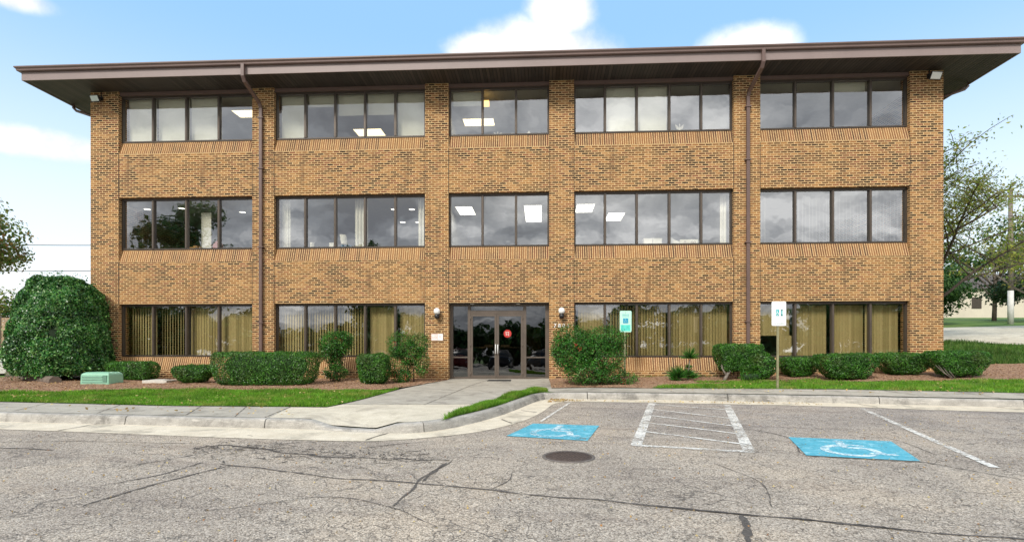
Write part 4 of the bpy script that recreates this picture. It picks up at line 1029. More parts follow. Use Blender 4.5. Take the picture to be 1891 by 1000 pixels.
def litter(name, polys, n, size, mat, seed, hf, asp=.5, flat=.25):
    rng = np.random.default_rng(seed); P = []
    for k, (poly, w) in enumerate(polys): P += scatter(poly, int(n * w), seed + k)
    P = np.array([(x, y, hf(x, y)) for x, y in P]); N = np.tile([0, 0, 1.], (len(P), 1))
    tag(quads_mesh(name, leaf_quads(P, N, size, asp, rng, flat), mat), kind='stuff')
litter('mulch_chips', [(BEDL, .55), (BEDR, .45)], 26000, .055, 'mulch_chip', 11, lambda x, y: bed_h(x, y) + .006, .22, .3)
litter('fallen_leaves', [(gl, .26), (BEDL, .12), (LAWNR, .10), ([(-12, -7.0), (-4, -7.2), (-4, -8.3), (-12, -7.9)], .05), ([(3, -3.3), (10, -4.2), (10, -4.9), (3, -4.0)], .04)], 1500, .06, 'leaf_dry', 12, lambda x, y: land(x, y, .045), .7, .4)
litter('fallen_leaves', [([(.1, -5.0), (.5, -4.75), (.9, -4.65), (.8, -4.35), (.2, -4.3)], .6), ([(.9, -4.65), (.9, -4.38), (6, -4.75), (6, -5.1)], .4)], 240, .055, 'leaf_dry', 14, lambda x, y: zr(y) + .018, .6, .4)
litter('loose_gravel', [([(-10, -16), (9, -16), (9, -6.5), (1, -6.5), (-1, -9.6), (-10, -9.2)], 1)], 2600, .022, 'leaf_dry', 15, lambda x, y: zr(y) + .008, .8, .5)

# driveway on the left and road / lot on the right, rising away behind the building
sheet('driveway', [(-60, .4), (-18.6, 1.3), (-17.5, 1.45), (-16.6, 3), (-16.2, 16), (-60, 17)], lambda x, y: land(x, y, .02), 'concrete_light', 1.2)
sheet('back_road', [(12.3, 9), (16.85, 6.46), (18.2, 4.8), (26, 1), (60, -8), (90, -6), (90, 14), (60, 14.5), (27, 15), (23.5, 15.5), (12.3, 17)], lambda x, y: land(x, y, .02), 'concrete_light', 1.0)
# ------------------------------------------------------------------ markings on the asphalt
def poly_marks(name, polys, mat, off, kind='structure'):
    m = MB()
    for P in polys: m.face([(x, y, zr(y) + off) for x, y in P])
    return tag(m.build(name, mat), kind=kind)
A = [(2.28, -5.01), (2.48, -5.0), (1.36, -9.6), (1.17, -9.61)]; Bq = [(3.81, -5.22), (4.01, -5.21), (2.72, -9.98), (2.55, -9.99)]
W = MB()
def line(a, b, w): strip([a, b], w, .0085, None, '', None, 0, seed=int(abs(a[0]) * 10), step=.2, taper=False, parts=W)
line((2.40, -4.95), (1.27, -9.62), .15); line((3.93, -5.18), (2.64, -9.98), .15)
for a, b in (((2.40, -5.15), (3.70, -5.95)), ((2.20, -5.95), (3.42, -7.15)), ((2.00, -6.80), (3.20, -8.00)), ((1.78, -7.65), (3.02, -8.70)), ((1.56, -8.50), (2.80, -9.50))): line(a, b, .085)
line((1.22, -9.60), (2.70, -9.97), .12); line((6.46, -5.62), (5.08, -10.68), .10); line((.62, -4.9), (-.02, -7.6), .05)
tag(W.build('stall_lines', 'paint_white'), kind='structure')
def access_pad(q, seed, fx=1):
    """blue square with the white wheelchair symbol; q: four ground corners (back-left, back-right, front-right, front-left)"""
    def P(u, v):
        a = Vector(q[0]).lerp(Vector(q[1]), u); b = Vector(q[3]).lerp(Vector(q[2]), u); c = b.lerp(a, v); return (c.x, c.y)
    n = 10; m = MB()
    for i in range(n):
        for j in range(n): m.face([(*P(u, v), zr(P(u, v)[1]) + .0085) for u, v in ((i / n, j / n), ((i + 1) / n, j / n), ((i + 1) / n, (j + 1) / n), (i / n, (j + 1) / n))])
    tag(m.build('blue_marking', 'paint_blue'), kind='structure')
    s = MB()
    def st(pts, w):
        Q = [P(u, v) for u, v in pts]; strip(Q, w, .0125, None, '', None, 0, step=.05, taper=False, parts=s)
    c = [(.46 + .055 * math.cos(a), .84 + .05 * math.sin(a)) for a in [2 * math.pi * k / 10 for k in range(10)]]; s.face([(*P(u, v), zr(P(u, v)[1]) + .0125) for u, v in c])
    st([(.46, .78), (.47, .50), (.66, .48), (.76, .22), (.86, .25)], .10); st([(.47, .64), (.66, .63)], .09)
    st([(.40, .60), (.28, .48), (.24, .33), (.30, .18), (.44, .10), (.60, .13), (.68, .26)], .10)
    tag(s.build('wheelchair_marking', 'paint_symbol'), kind='structure')
access_pad([(-.15, -7.84), (.94, -8.01), (.64, -9.33), (-.53, -9.01)], 1); access_pad([(3.59, -8.9), (4.88, -9.16), (4.46, -10.41), (3.27, -10.14)], 2)

# ------------------------------------------------------------------ cracks
C = MB()
def crack(pts, w, seed, j=.012): strip(pts, w, .0062, None, '', None, j, seed, .05, True, parts=C)
crack([(-3.75, -10.95), (-3.03, -11.15), (-2.3, -11.44), (-1.56, -11.58), (-.81, -11.76), (-.01, -12.02), (.49, -12.11), (1.16, -12.33), (1.79, -12.5), (2.4, -12.65), (2.87, -12.82), (3.52, -12.94), (4.6, -13.2)], .026, 1)
crack([(1.0, -12.27), (1.6, -12.46), (1.8, -12.50)], .040, 2); crack([(2.0, -12.55), (2.5, -12.70), (2.9, -12.82)], .035, 3)
crack([(-1.07, -10.62), (-1.13, -10.95), (-1.24, -11.4), (-1.26, -11.99), (-1.30, -12.41)], .020, 4); crack([(-1.1, -10.75), (-1.2, -11.2), (-1.23, -11.6)], .030, 5)
crack([(-4.62, -10.11), (-4.28, -9.87), (-3.52, -10.19), (-2.69, -10.47), (-1.98, -10.55), (-1.57, -10.59), (-1.07, -10.62)], .035, 6, .03)
crack([(-5.5, -11.0), (-4.79, -11.16), (-4.54, -10.8), (-4.34, -10.42)][1:], .022, 7); crack([(-4.35, -11.86), (-4.1, -11.42), (-3.99, -10.82)], .022, 8); crack([(-4.03, -12.55), (-3.97, -12.13), (-3.87, -11.74), (-3.65, -11.15), (-3.51, -10.97)], .028, 9)
crack([(-7.25, -10.16), (-6.37, -10.29)], .03, 10); crack([(1.64, -12.48), (1.60, -12.8), (1.5, -13.09), (1.45, -13.4)], .055, 11); crack([(2.3, -7.9), (2.94, -8.13), (3.37, -8.36), (3.57, -8.94), (3.27, -10.0)], .018, 12)
crack([(4.46, -10.41), (4.7, -10.8), (4.97, -11.19), (5.6, -11.6)], .020, 13); crack([(3.25, -10.15), (3.9, -10.33), (4.5, -10.45)], .02, 14); crack([(-2.4, -10.0), (-1.9, -9.6), (-1.6, -9.45)], .016, 15)
crack([(-.5, -11.9), (-.35, -11.5), (-.32, -11.2)], .012, 16); crack([(-3.7, -9.8), (-3.3, -9.6), (-3.0, -9.5)], .016, 17); crack([(-8.5, -10.0), (-7.2, -9.75), (-6.4, -9.7), (-4.7, -9.8)], .012, 18)
crack([(4.6, -8.0), (5.0, -9.0), (4.9, -10.0)], .010, 19); crack([(6, -8), (7.2, -8.6), (8.5, -9.2)], .012, 20); crack([(2.0, -10.6), (2.2, -11.4), (2.0, -12.3)], .010, 21); crack([(-.6, -13.2), (.4, -13.3), (1.5, -13.15)], .010, 22); crack([(-2.8, -12.6), (-2.1, -12.2), (-1.5, -12.3), (-.8, -12.9)], .010, 23)
rg = random.Random(9)
for k in range(240):       # broken-up patch in front of the ramp
    t = rg.random(); cx0 = -4.55 + 3.2 * t ** 1.2; cy0 = -9.92 - .62 * t + rg.gauss(0, .16 + .16 * (1 - t)) - (.35 if rg.random() < .28 else 0)
    a = rg.gauss(0, .7) if rg.random() < .65 else rg.uniform(0, 3.14); L = rg.uniform(.05, .22)
    crack([(cx0, cy0), (cx0 + math.cos(a) * L * .5, cy0 + math.sin(a) * L * .3 + rg.uniform(-.02, .02)), (cx0 + math.cos(a) * L, cy0 + math.sin(a) * L * .6)], rg.uniform(.012, .034), 100 + k, .01)
tag(C.build('pavement_cracks', 'asphalt_crack'), kind='structure')
rng = np.random.default_rng(5); n = 520; tt_ = rng.uniform(0, 1, n); P = np.column_stack([-4.6 + 3.3 * tt_, -9.95 - .6 * tt_ + rng.normal(0, .20, n), np.zeros(n)]); P[:, 2] = [zr(y) + .012 for y in P[:, 1]]
tag(quads_mesh('asphalt_crumbs', leaf_quads(P, np.tile([0, 0, 1.], (n, 1)), .03, .8, rng, .25), 'asphalt_crack'), kind='stuff')

def manhole():
    c = (.325, -10.36); z = zr(c[1]); t = thing('manhole_cover', 'round rusty brown manhole cover set in the asphalt lane', 'manhole cover', (c[0], c[1], z)); r = .325
    m = MB(); n = 40
    def cir(rr, h): return [(c[0] + rr * math.cos(2 * math.pi * j / n), c[1] + rr * math.sin(2 * math.pi * j / n), zr(c[1] + rr * math.sin(2 * math.pi * j / n)) + h) for j in range(n)]
    m.rings([cir(r, .001), cir(r - .006, .014), cir(r - .03, .014), cir(r - .036, .004)], caps=False); m.build('rim', 'iron_rim', t)
    m = MB(); m.rings([cir(r - .042, .002), cir(r - .045, .012), cir(.001, .012)], caps=False)
    rr = .05
    for i in range(-6, 7):
        for j in range(-6, 7):
            x, y = i * .042 + (.021 if j % 2 else 0), j * .042
            if math.hypot(x, y) < r - .07: m.box(c[0] + x - .012, c[1] + y - .012, zr(c[1] + y) + .010, c[0] + x + .012, c[1] + y + .012, zr(c[1] + y) + .017)
    m.build('lid', 'iron', t)
manhole()

# ------------------------------------------------------------------ signs
def signpost(x, y, zb, zt, name, label, lean=0.0):
    t = thing(name, label, 'sign', (x, y, zb)); m = MB()
    P = [(-.03, .012), (-.022, -.012), (.022, -.012), (.03, .012), (.022, .012), (.016, -.004), (-.016, -.004), (-.022, .012)]
    m.rings([[(x + lean * (z - zb) + a, y + b, z) for a, b in P] for z in (zb - .1, zt)], smooth=False); m.build('post', 'post_galv', t); return t
def rplate(t, x, y, z0, z1, w, mat, name='plate', th=.006, r=.035):
    m = MB(); c = []
    for cx0, cz0, a0 in ((x + w / 2 - r, z0 + r, -90), (x + w / 2 - r, z1 - r, 0), (x - w / 2 + r, z1 - r, 90), (x - w / 2 + r, z0 + r, 180)):
        for k in range(5): a = R(a0 + k * 22.5); c.append((cx0 + r * math.cos(a), y, cz0 + r * math.sin(a)))
    m.prism(c, (0, th, 0)); return m.build(name, mat, t)
def wheelchair(t, x, z, s, y, mat):
    m = MB(); b = s * .10; n = 12
    m.prism([(x - .10 * s + .09 * s * math.cos(2 * math.pi * k / n), y, z + .40 * s + .09 * s * math.sin(2 * math.pi * k / n)) for k in range(n)], (0, -.002, 0))
    def bar(p, q, w=b):
        d = Vector((q[0] - p[0], 0, q[1] - p[1])).normalized(); u = Vector((-d.z, 0, d.x)) * w / 2; P = Vector((p[0], y, p[1])); Q = Vector((q[0], y, q[1])); m.prism([P + u, P - u, Q - u, Q + u], (0, -.002, 0))
    bar((x - .10 * s, z + .30 * s), (x - .07 * s, z - .02 * s)); bar((x - .07 * s, z - .02 * s), (x + .18 * s, z - .02 * s)); bar((x + .18 * s, z - .02 * s), (x + .28 * s, z - .32 * s)); bar((x - .08 * s, z + .15 * s), (x + .12 * s, z + .15 * s)); bar((x + .28 * s, z - .32 * s), (x + .38 * s, z - .28 * s))
    arc = [(x - .04 * s + .27 * s * math.cos(R(a)), z - .18 * s + .27 * s * math.sin(R(a))) for a in range(125, 361, 26)]
    for p, q in zip(arc, arc[1:]): bar(p, q, b * .8)
    return m.build('wheelchair_symbol', mat, t)
def signs():
    x, y = 5.77, -3.30; zb = land(x, y); z1 = 1.45 + 84 * 13.5 / 1020; z0 = 1.45 + 39 * 13.5 / 1020
    t = signpost(x, y + .01, zb, z1 - .05, 'parking_sign', 'tall white parking sign with two teal marks on a thin olive post by the curb', .004)
    rplate(t, x + .02, y - .012, z0, z1, .345, 'sign_white'); xc = x + .02
    m = MB(); m.box(xc - .075, y - .0155, z1 - .355, xc + .005, y - .012, z1 - .20); m.build('teal_square', 'sign_teal', t)
    wheelchair(t, xc - .035, z1 - .28, .11, y - .0155, 'sign_white')
    m = MB(); m.box(xc + .055, y - .0155, z1 - .35, xc + .085, y - .012, z1 - .20); m.box(xc + .046, y - .0155, z1 - .355, xc + .094, y - .0121, z1 - .325); m.box(xc + .046, y - .0155, z1 - .225, xc + .094, y - .0121, z1 - .198); m.build('teal_bar', 'sign_teal', t)
    text_mesh('lettering', 'van accessible', (xc, y - .014, z0 + .055), .042, 'sign_ink', t, ext=.001)
    m = MB(); m.tube([(xc, y - .02, z1 - .07), (xc, y + .01, z1 - .07)], .010, 8); m.tube([(xc, y - .02, z0 + .10), (xc, y + .01, z0 + .10)], .008, 8); m.build('bolt', 'black_metal', t)
    x, y = 2.40, -1.05; zb = land(x, y); Z = 16.1; z1 = 1.45 + 66 * Z / 1020; z0 = 1.45 + 27 * Z / 1020
    t = signpost(x - .01, y + .01, zb, z1 - .04, 'parking_sign', 'mint green parking sign with a blue wheelchair square behind the big shrub')
    rplate(t, x + .01, y - .012, z0, z1, .335, 'sign_mint'); xc = x + .01
    m = MB(); m.box(xc - .075, y - .0155, z1 - .36, xc + .075, y - .012, z1 - .215); m.build('blue_square', 'sign_blue', t)
    wheelchair(t, xc, z1 - .285, .12, y - .0155, 'sign_sky')
    text_mesh('lettering', 'RESERVED', (xc, y - .014, z1 - .115), .044, 'sign_blue', t, ext=.001); text_mesh('lettering', 'PARKING', (xc, y - .014, z1 - .165), .044, 'sign_blue', t, ext=.001)
    m = MB(); m.box(xc - .14, y - .0135, z0 + .03, xc + .135, y - .012, z0 + .21); m.build('aqua_panel', 'sign_aqua', t)
    m = MB(); m.tube([(xc, y - .018, z1 - .05), (xc, y + .01, z1 - .05)], .009, 8); m.build('bolt', 'black_metal', t)
signs()

# ------------------------------------------------------------------ pedestal, pad, edging
def pedestal():
    x, y = -12.55, -2.05; z = land(x, y); t = thing('utility_pedestal', 'low pale green louvred utility box beside the big round shrub', 'utility box', (x, y, z))
    m = MB(); m.rings([[(x - .42 + i, y - .28 + i, z + h), (x + .42 - i, y - .28 + i, z + h), (x + .42 - i, y + .28 - i, z + h), (x - .42 + i, y + .28 - i, z + h)] for i, h in ((0, -.02), (.01, .26), (.03, .30), (.09, .335))], smooth=False); m.build('housing', 'pedestal_green', t, bevel=.012)
    for k in range(3):
        m = MB(); zz = z + .05 + k * .072; m.prism([(x - .37, y - .29, zz), (x - .37, y - .27, zz), (x - .37, y - .27, zz + .028), (x - .37, y - .278, zz + .028)], (.60, 0, 0)); m.build('louvre', 'pedestal_dark', t)
    m = MB(); m.box(x + .25, y - .292, z + .06, x + .36, y - .28, z + .25); m.build('hatch', 'pedestal_dark', t)
pedestal()
m = MB(); z = land(-11.1, -1.62); m.box(-11.45, -1.95, z - .03, -10.72, -1.42, z + .085); m.box(-11.30, -1.82, z + .085, -10.87, -1.55, z + .10)
tag(m.build('utility_cover', 'concrete_pad', None, (-11.1, -1.62, z), bevel=.01), 'pale concrete utility cover lying in the mulch between two low hedges', 'cover')
def edging():  # rounded driveway curb, its shade painted in as a dark tone
    P = resample([(-18.3, .9), (-17.2, .2), (-16.2, -.6), (-15.4, -1.2), (-14.7, -1.6), (-14.0, -2.0)], .2); N = normals2(P); rr = []
    for p, n in zip(P, N): rr.append([(p[0] + n[0] * o, p[1] + n[1] * o, land(*p) + h + .02 * noise.noise(Vector((p[0] * 3, p[1] * 3, h)))) for o, h in ((-.16, -.05), (-.14, .12), (-.06, .19), (.06, .19), (.14, .12), (.16, -.05))])
    m = MB(); m.rings(rr); tag(m.build('driveway_curb', 'curb_shade_tone', None, (-16, -1, .4)), 'low concrete curb with shade in its dark colour, curving under the big round shrub to the driveway', 'edging')
edging()

# ================================================================== SHRUBS
def big_bush():
    x, y, w, h = -15.02, -.70, 2.72, 3.22; z0 = land(x, y); seed = 21; rng = np.random.default_rng(seed)
    t = thing('holly_bush', 'huge rounded glossy green holly bush at the left corner of the building', 'bush', (x, y, z0)); n = 62000
    u = rng.uniform(0, 1, n); a = rng.uniform(0, 2 * math.pi, n)
    u[:5000] = 1 - .12 * rng.random(5000) ** 1.5
    def prof(u): return np.interp(u, [0, .06, .14, .3, .5, .65, .77, .86, .92, .96, .985, 1.0], [.92, .98, 1.0, .99, .93, .87, .80, .70, .58, .44, .26, .0])
    r = prof(u) * w / 2; r2 = prof(u + .01) * w / 2; top = rng.random(n) < .10
    N = unit(np.column_stack([np.cos(a), np.sin(a), (r - r2) / (.01 * h)])); P = np.column_stack([r * np.cos(a), r * .92 * np.sin(a), .14 + u * (h - .14)])
    P += N * (lump(P, .16, 1.7, 3) + lump(P, .11, 4.5, 8) - rng.exponential(.06, n) + .18 * (rng.random(n) < .012))[:, None]
    # ragged skirt
    sk = rng.random(n) < .05; P[sk, 2] -= rng.uniform(0, .2, sk.sum())
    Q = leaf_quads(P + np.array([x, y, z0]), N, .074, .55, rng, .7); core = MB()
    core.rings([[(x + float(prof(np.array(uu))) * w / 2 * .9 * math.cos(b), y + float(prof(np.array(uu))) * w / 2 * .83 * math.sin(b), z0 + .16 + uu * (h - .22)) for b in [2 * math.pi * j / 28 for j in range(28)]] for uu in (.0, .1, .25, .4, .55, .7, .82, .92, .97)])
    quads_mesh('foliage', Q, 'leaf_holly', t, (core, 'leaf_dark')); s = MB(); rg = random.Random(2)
    for k in range(7): s.tube([(x + rg.uniform(-.3, .3), y + rg.uniform(-.3, .3), z0 - .05), (x + rg.uniform(-.5, .5), y + rg.uniform(-.4, .4), z0 + .9)], [.05, .03], 6)
    s.build('stem', 'bark', t)
big_bush()
hedge('low_hedge', 'low trimmed boxwood hedge between the green utility box and the concrete cover', 'hedge', -12.62, -.78, 1.34, .75, .56, tb=.9, seed=31, gap=.04)
hedge('low_hedge', 'short rounded boxwood with an open underside, left of the long hedge', 'hedge', -10.02, -1.80, 1.16, .70, .52, tb=.62, seed=32, gap=.05, ex=3.5, tilt=.06)
hedge('long_hedge', 'longest trimmed boxwood hedge below the left downspout', 'hedge', -7.68, -2.15, 2.80, 1.0, .90, tb=.90, seed=33, gap=.03, dens=3900, stems=9, amp=.04, ex=10)
hedge('cube_hedge', 'narrow cube-trimmed boxwood between two nandina shrubs', 'hedge', -4.76, -1.75, .82, .75, .84, tb=.88, seed=34, gap=.04, ex=6)
h4 = hedge('topiary_hedge', 'flat-topped boxwood on a bare leaning trunk left of the white sign', 'hedge', 5.62, -.95, 1.22, .85, 1.0, tb=.74, seed=35, gap=.26, stems=1, ex=10, tilt=.0)
m = MB(); z = land(5.2, -1.2); m.tube([(5.12, -1.30, z - .03), (5.20, -1.25, z + .12), (5.34, -1.15, z + .30), (5.55, -1.0, z + .5)], [.055, .045, .04, .02], 8)
m.tube([(5.2, -1.25, z + .14), (5.1, -1.2, z + .35), (5.12, -1.1, z + .55)], [.03, .022, .01], 6); m.build('trunk', 'bark_pale', h4)
hedge('loose_boxwood', 'loose untrimmed boxwood tucked right of the flat-topped one', 'hedge', 6.26, -1.15, .62, .80, .74, leaf=.045, dens=2200, tb=.85, seed=36, gap=.03, ex=2.5, amp=.16)
hedge('sprawling_boxwood', 'small sprawling boxwood clump on the ground beneath the flat-topped hedge', 'hedge', 5.75, -1.55, .55, .35, .24, leaf=.04, dens=2500, tb=.9, seed=37, gap=.0, ex=2.5, amp=.12, stems=2)
hedge('low_hedge', 'small low boxwood hedge directly right of the white sign post', 'hedge', 7.50, -.55, 1.0, .75, .57, tb=.60, seed=38, gap=.05, ex=10)
hedge('low_hedge', 'wide low boxwood hedge, second to the right of the white sign post', 'hedge', 8.35, -1.50, 1.52, .80, .70, tb=.62, seed=39, gap=.06, ex=10, tilt=-.05)
hedge('low_hedge', 'low boxwood hedge with its right end before the right corner pier', 'hedge', 10.36, -.72, 1.42, .80, .62, tb=.58, seed=40, gap=.06, ex=10)
h8 = hedge('low_hedge', 'rightmost low boxwood, flat-topped over bare twigs past the corner pier', 'hedge', 11.36, -1.42, 1.38, .85, .70, tb=.58, seed=41, gap=.08, ex=10, tilt=-.06)
m = MB(); z = land(10.95, -1.75)
for dx, tx in ((0, -.30), (.03, -.22), (.08, -.14), (.02, -.38)): m.tube([(11.02 + dx, -1.72, z), (10.95 + dx + tx * .5, -1.74, z + .16), (10.98 + tx, -1.66, z + .38)], [.013, .010, .006], 5)
m.build('bare_twig', 'bark_pale', h8)

def nandina(name, label, x, y, w, h, seed, clumps, stems, n=9000, leaf=.055, tall=True, berries=0):
    z0 = land(x, y); t = thing(name, label, 'shrub', (x, y, z0)); rng = np.random.default_rng(seed); rg = random.Random(seed); P = []; Nn = []; S = MB()
    tot = sum(c[3] * c[4] for c in clumps)
    for (cx0, cy0, cz, rx, rz) in clumps:
        k = int(n * rx * rz / tot); D = unit(rng.normal(size=(k, 3))); r = rng.uniform(.45, 1.0, k) ** .5
        q = D * r[:, None] * np.array([rx, rx * .8, rz]); q += rng.normal(size=q.shape) * .03
        # feathery sprays poking out
        sp = rng.random(k) < .10; q[sp] *= rng.uniform(1.0, 1.22, (sp.sum(), 1))
        P.append(q + np.array([x + cx0, y + cy0, z0 + cz])); Nn.append(D * .5 + np.array([0, 0, .9]))
    P = np.vstack(P); Nn = np.vstack(Nn); keep = lump(P, 1, 7.0, seed) > -.32; P = P[keep]; Nn = Nn[keep]
    P[:, 2] = np.maximum(P[:, 2], z0 + .02)
    for i in range(stems):
        c = rg.choice(clumps); bx = x + rg.uniform(-.12, .12) * w; by = y + rg.uniform(-.1, .1); tx = x + c[0] + rg.uniform(-.4, .4) * c[3]; tz = z0 + c[2] + rg.uniform(0, .7) * c[4]
        S.tube([(bx, by, z0 - .02), (bx * .6 + tx * .4, by, (z0 + tz) / 2), (tx, y + c[1] + rg.uniform(-.2, .2), tz)], [.013, .010, .005], 5)
    quads_mesh('foliage', leaf_quads(P, Nn, leaf, .34, rng, .55, .25), 'leaf_nandina', t); S.build('stem', 'twig', t)
    for b in range(berries):
        m = MB(); c = rg.choice(clumps); bx, by, bz = x + c[0] + rg.uniform(-.6, .6) * c[3], y + c[1] - c[3] * .78, z0 + c[2] + rg.uniform(-.5, .3) * c[4]
        for k in range(14): m.lathe((bx + rg.uniform(-.045, .045), by + rg.uniform(-.04, .04), bz + rg.uniform(-.06, .06)), [(.001, -.009), (.009, 0), (.001, .009)], 6)
        m.build('berry_cluster', 'berry', t)
    return t
nandina('nandina_shrub', 'bare-stemmed nandina with a bushy green head left of the cube hedge', -6.22, -.85, 1.1, 1.6, 51, [(0, 0, 1.12, .50, .40), (-.10, .0, .85, .38, .28), (.22, 0, 1.25, .34, .26), (.05, -.1, .28, .36, .22), (.0, 0, .55, .22, .25)], 12, 13000, .06, berries=2)
nandina('nandina_shrub', 'tall nandina with red berry clusters beside the pier left of the doors', -3.92, -1.05, 1.2, 1.55, 52, [(-.25, -.1, 1.10, .40, .42), (-.28, -.1, .55, .38, .50), (.30, .0, 1.15, .33, .30), (.36, 0, .60, .24, .42), (0, 0, .85, .40, .40), (-.2, -.15, .2, .34, .2)], 12, 15000, .055, berries=3)
nandina('nandina_shrub', 'largest nandina shrub, dense and sprawling, right of the entrance walk', 1.30, -2.25, 2.1, 1.7, 53, [(-.55, 0, 1.28, .46, .34), (.35, 0, 1.22, .62, .36), (-.45, -.1, .80, .60, .50), (.30, -.1, .78, .66, .52), (-.10, -.2, .38, .66, .38), (.45, -.15, .32, .48, .32), (-.82, 0, .88, .22, .24), (.95, -.1, .18, .30, .16), (-.35, 0, .95, .75, .5), (.0, 0, 1.0, .8, .4)], 22, 42000, .058, berries=3)
def seedling():
    x, y = 4.05, -1.25; z0 = land(x, y); t = thing('yucca_stalk', 'gangly plant with a tufted green top on a bare stalk below the window', 'plant', (x, y, z0)); rng = np.random.default_rng(3)
    m = MB(); m.tube([(x + .08, y, z0 - .02), (x + .10, y, z0 + .35), (x + .14, y, z0 + .62)], [.035, .024, .014], 7); m.tube([(x + .10, y, z0 + .3), (x + .24, y, z0 + .42), (x + .27, y, z0 + .50)], [.012, .008, .004], 5); m.tube([(x + .10, y, z0 + .25), (x - .03, y, z0 + .4)], [.010, .005], 5); m.build('stem', 'bark_pale', t)
    def tuft(c, n, L, up):
        D = rng.normal(size=(n, 3)); D[:, 2] = np.abs(D[:, 2]) * up; D = unit(D); s = unit(np.cross(D, rng.normal(size=(n, 3)))) * .016; B = np.array(c) + D * .02; T = B + D * L * rng.uniform(.6, 1.1, (n, 1)); return np.stack([B - s, B + s, T + s * .2, T - s * .2], 1)
    Q = np.vstack([tuft((x + .14, y, z0 + .64), 170, .30, 1.5), tuft((x - .20, y, z0 + .10), 420, .36, 1.0), tuft((x - .30, y - .1, z0 + .03), 120, .18, .9), tuft((x + .08, y, z0 + .15), 160, .22, 1.3), tuft((x + .2, y, z0 + .08), 140, .22, 1.0), tuft((x + .10, y, z0 + .38), 50, .12, 1.0)])
    quads_mesh('foliage', Q, 'leaf_nandina', t)
seedling()

# ================================================================== TREES AND BACKGROUND
def right_tree():
    x, y = 16.55, 7.3; z = land(x, y); t = thing('locust_tree', 'tall sparse thin-leaved tree with spreading limbs at the right of the building', 'tree', (x, y, z))
    branch_tree(t, (x, y, z), 8.4, .16, 1.05, 63, 'leaf_locust', 18000, .13, levels=4, lean=(.03, 0), first=.30, upness=.42, per=6, flat=.75, cloud=.22, asp=.42)
right_tree()
def tree(name, label, x, y, H, rad, seed, mat, n, size, grp=None, lo=.25, sq=1.0, tr=.2, lobes=14, bark='bark', cat='tree', zb=None):
    z = land(x, y) if zb is None else zb; t = thing(name, label, cat, (x, y, z), grp); blob_tree(t, (x, y, z), H, rad, seed, mat, n, size, lo, sq, tr, lobes, bark); return t
# left edge
def left_tree():
    x, y = -25.6, 5.0; z = land(x, y); t = thing('maple_tree', 'green and russet tree whose branch tips reach in from the left edge', 'tree', (x, y, z))
    blob_tree(t, (x, y, z), 7.3, 3.2, 71, 'leaf_maple', 14000, .16, .50, .8, .2, 30)
left_tree()
for i, (x, y, H, r, mt, lab) in enumerate(((-33.6, 14.5, 3.9, 1.9, 'leaf_hedgerow', 'rusty green shrub behind the fence at the far left'), (-31.0, 15.2, 4.2, 1.7, 'leaf_hedgerow', 'light green shrub behind the fence, next to the round bush'), (-37, 15, 4.4, 2.2, 'leaf_far', 'dark green shrub behind the fence, outermost on the left'))):
    tree('hedgerow_shrub', lab, x, y, H, r, 80 + i, mt, 3500, .16, 'shrubs behind the left fence', .15, 1, .08, 12, cat='shrub')
def left_fence():
    t = thing('board_fence', 'weathered tan board fence along the far side of the driveway', 'fence', (-40, 13.2, land(-34, 13.2)))
    rg = random.Random(4)
    for k in range(14):
        x0 = -44 + k * 1.8; m = MB(); z = land(x0, 13.2)
        for j in range(11): zz = z + .05 + j * .19; m.box(x0 + .06, 13.2 + rg.uniform(0, .01), zz, x0 + 1.74, 13.23, zz + .175)
        m.build('fence_panel', 'wood_fence', t); m = MB(); m.box(x0 - .06, 13.15, z - .1, x0 + .06, 13.27, z + 2.25); m.build('fence_post', 'bark_pale', t)
left_fence()
def wire(a, b, sag, r, label):
    P = []
    for k in range(31): u = k / 30; P.append((a[0] + (b[0] - a[0]) * u, a[1] + (b[1] - a[1]) * u, a[2] + (b[2] - a[2]) * u - sag * 4 * u * (1 - u)))
    m = MB(); m.tube(P, r, 5); tag(m.build('overhead_wire', 'wire_black', None, P[0]), label, 'wire')
def pole(x, y, H, label, mat='pole_wood', low=None):
    z = land(x, y); t = thing('utility_pole', label, 'pole', (x, y, z)); m = MB(); s = low or 0
    m.tube([(x, y, z + s), (x, y, z + H)], [.15, .11], 12); m.build('pole_shaft', mat, t)
    if low: m = MB(); m.tube([(x, y, z - .1), (x, y, z + s)], [.16, .15], 12); m.build('pole_sleeve', 'pole_white', t)
    m = MB(); m.box(x - 1.1, y - .06, z + H - .5, x + 1.1, y + .06, z + H - .38)
    for k in (-1, -.4, .4, 1): m.tube([(x + k, y, z + H - .38), (x + k, y, z + H - .22)], [.04, .025], 8)
    m.build('crossarm', mat, t)
pole(-58, 22, 9.5, 'utility pole beyond the left edge carrying the overhead wires')
wire((-58, 22, 9.0 + 1.0), (6, 26, 12.0), 1.6, .028, 'upper thin black wire crossing the sky left of the building')
wire((-58, 22, 7.6), (6, 26, 9.8), 1.2, .028, 'lower thin black wire just above the round bush')
pole(28.6, 18.2, 8.2, 'slender pole with a white lower sleeve beyond the road on the right', 'bark_pale', 2.0)
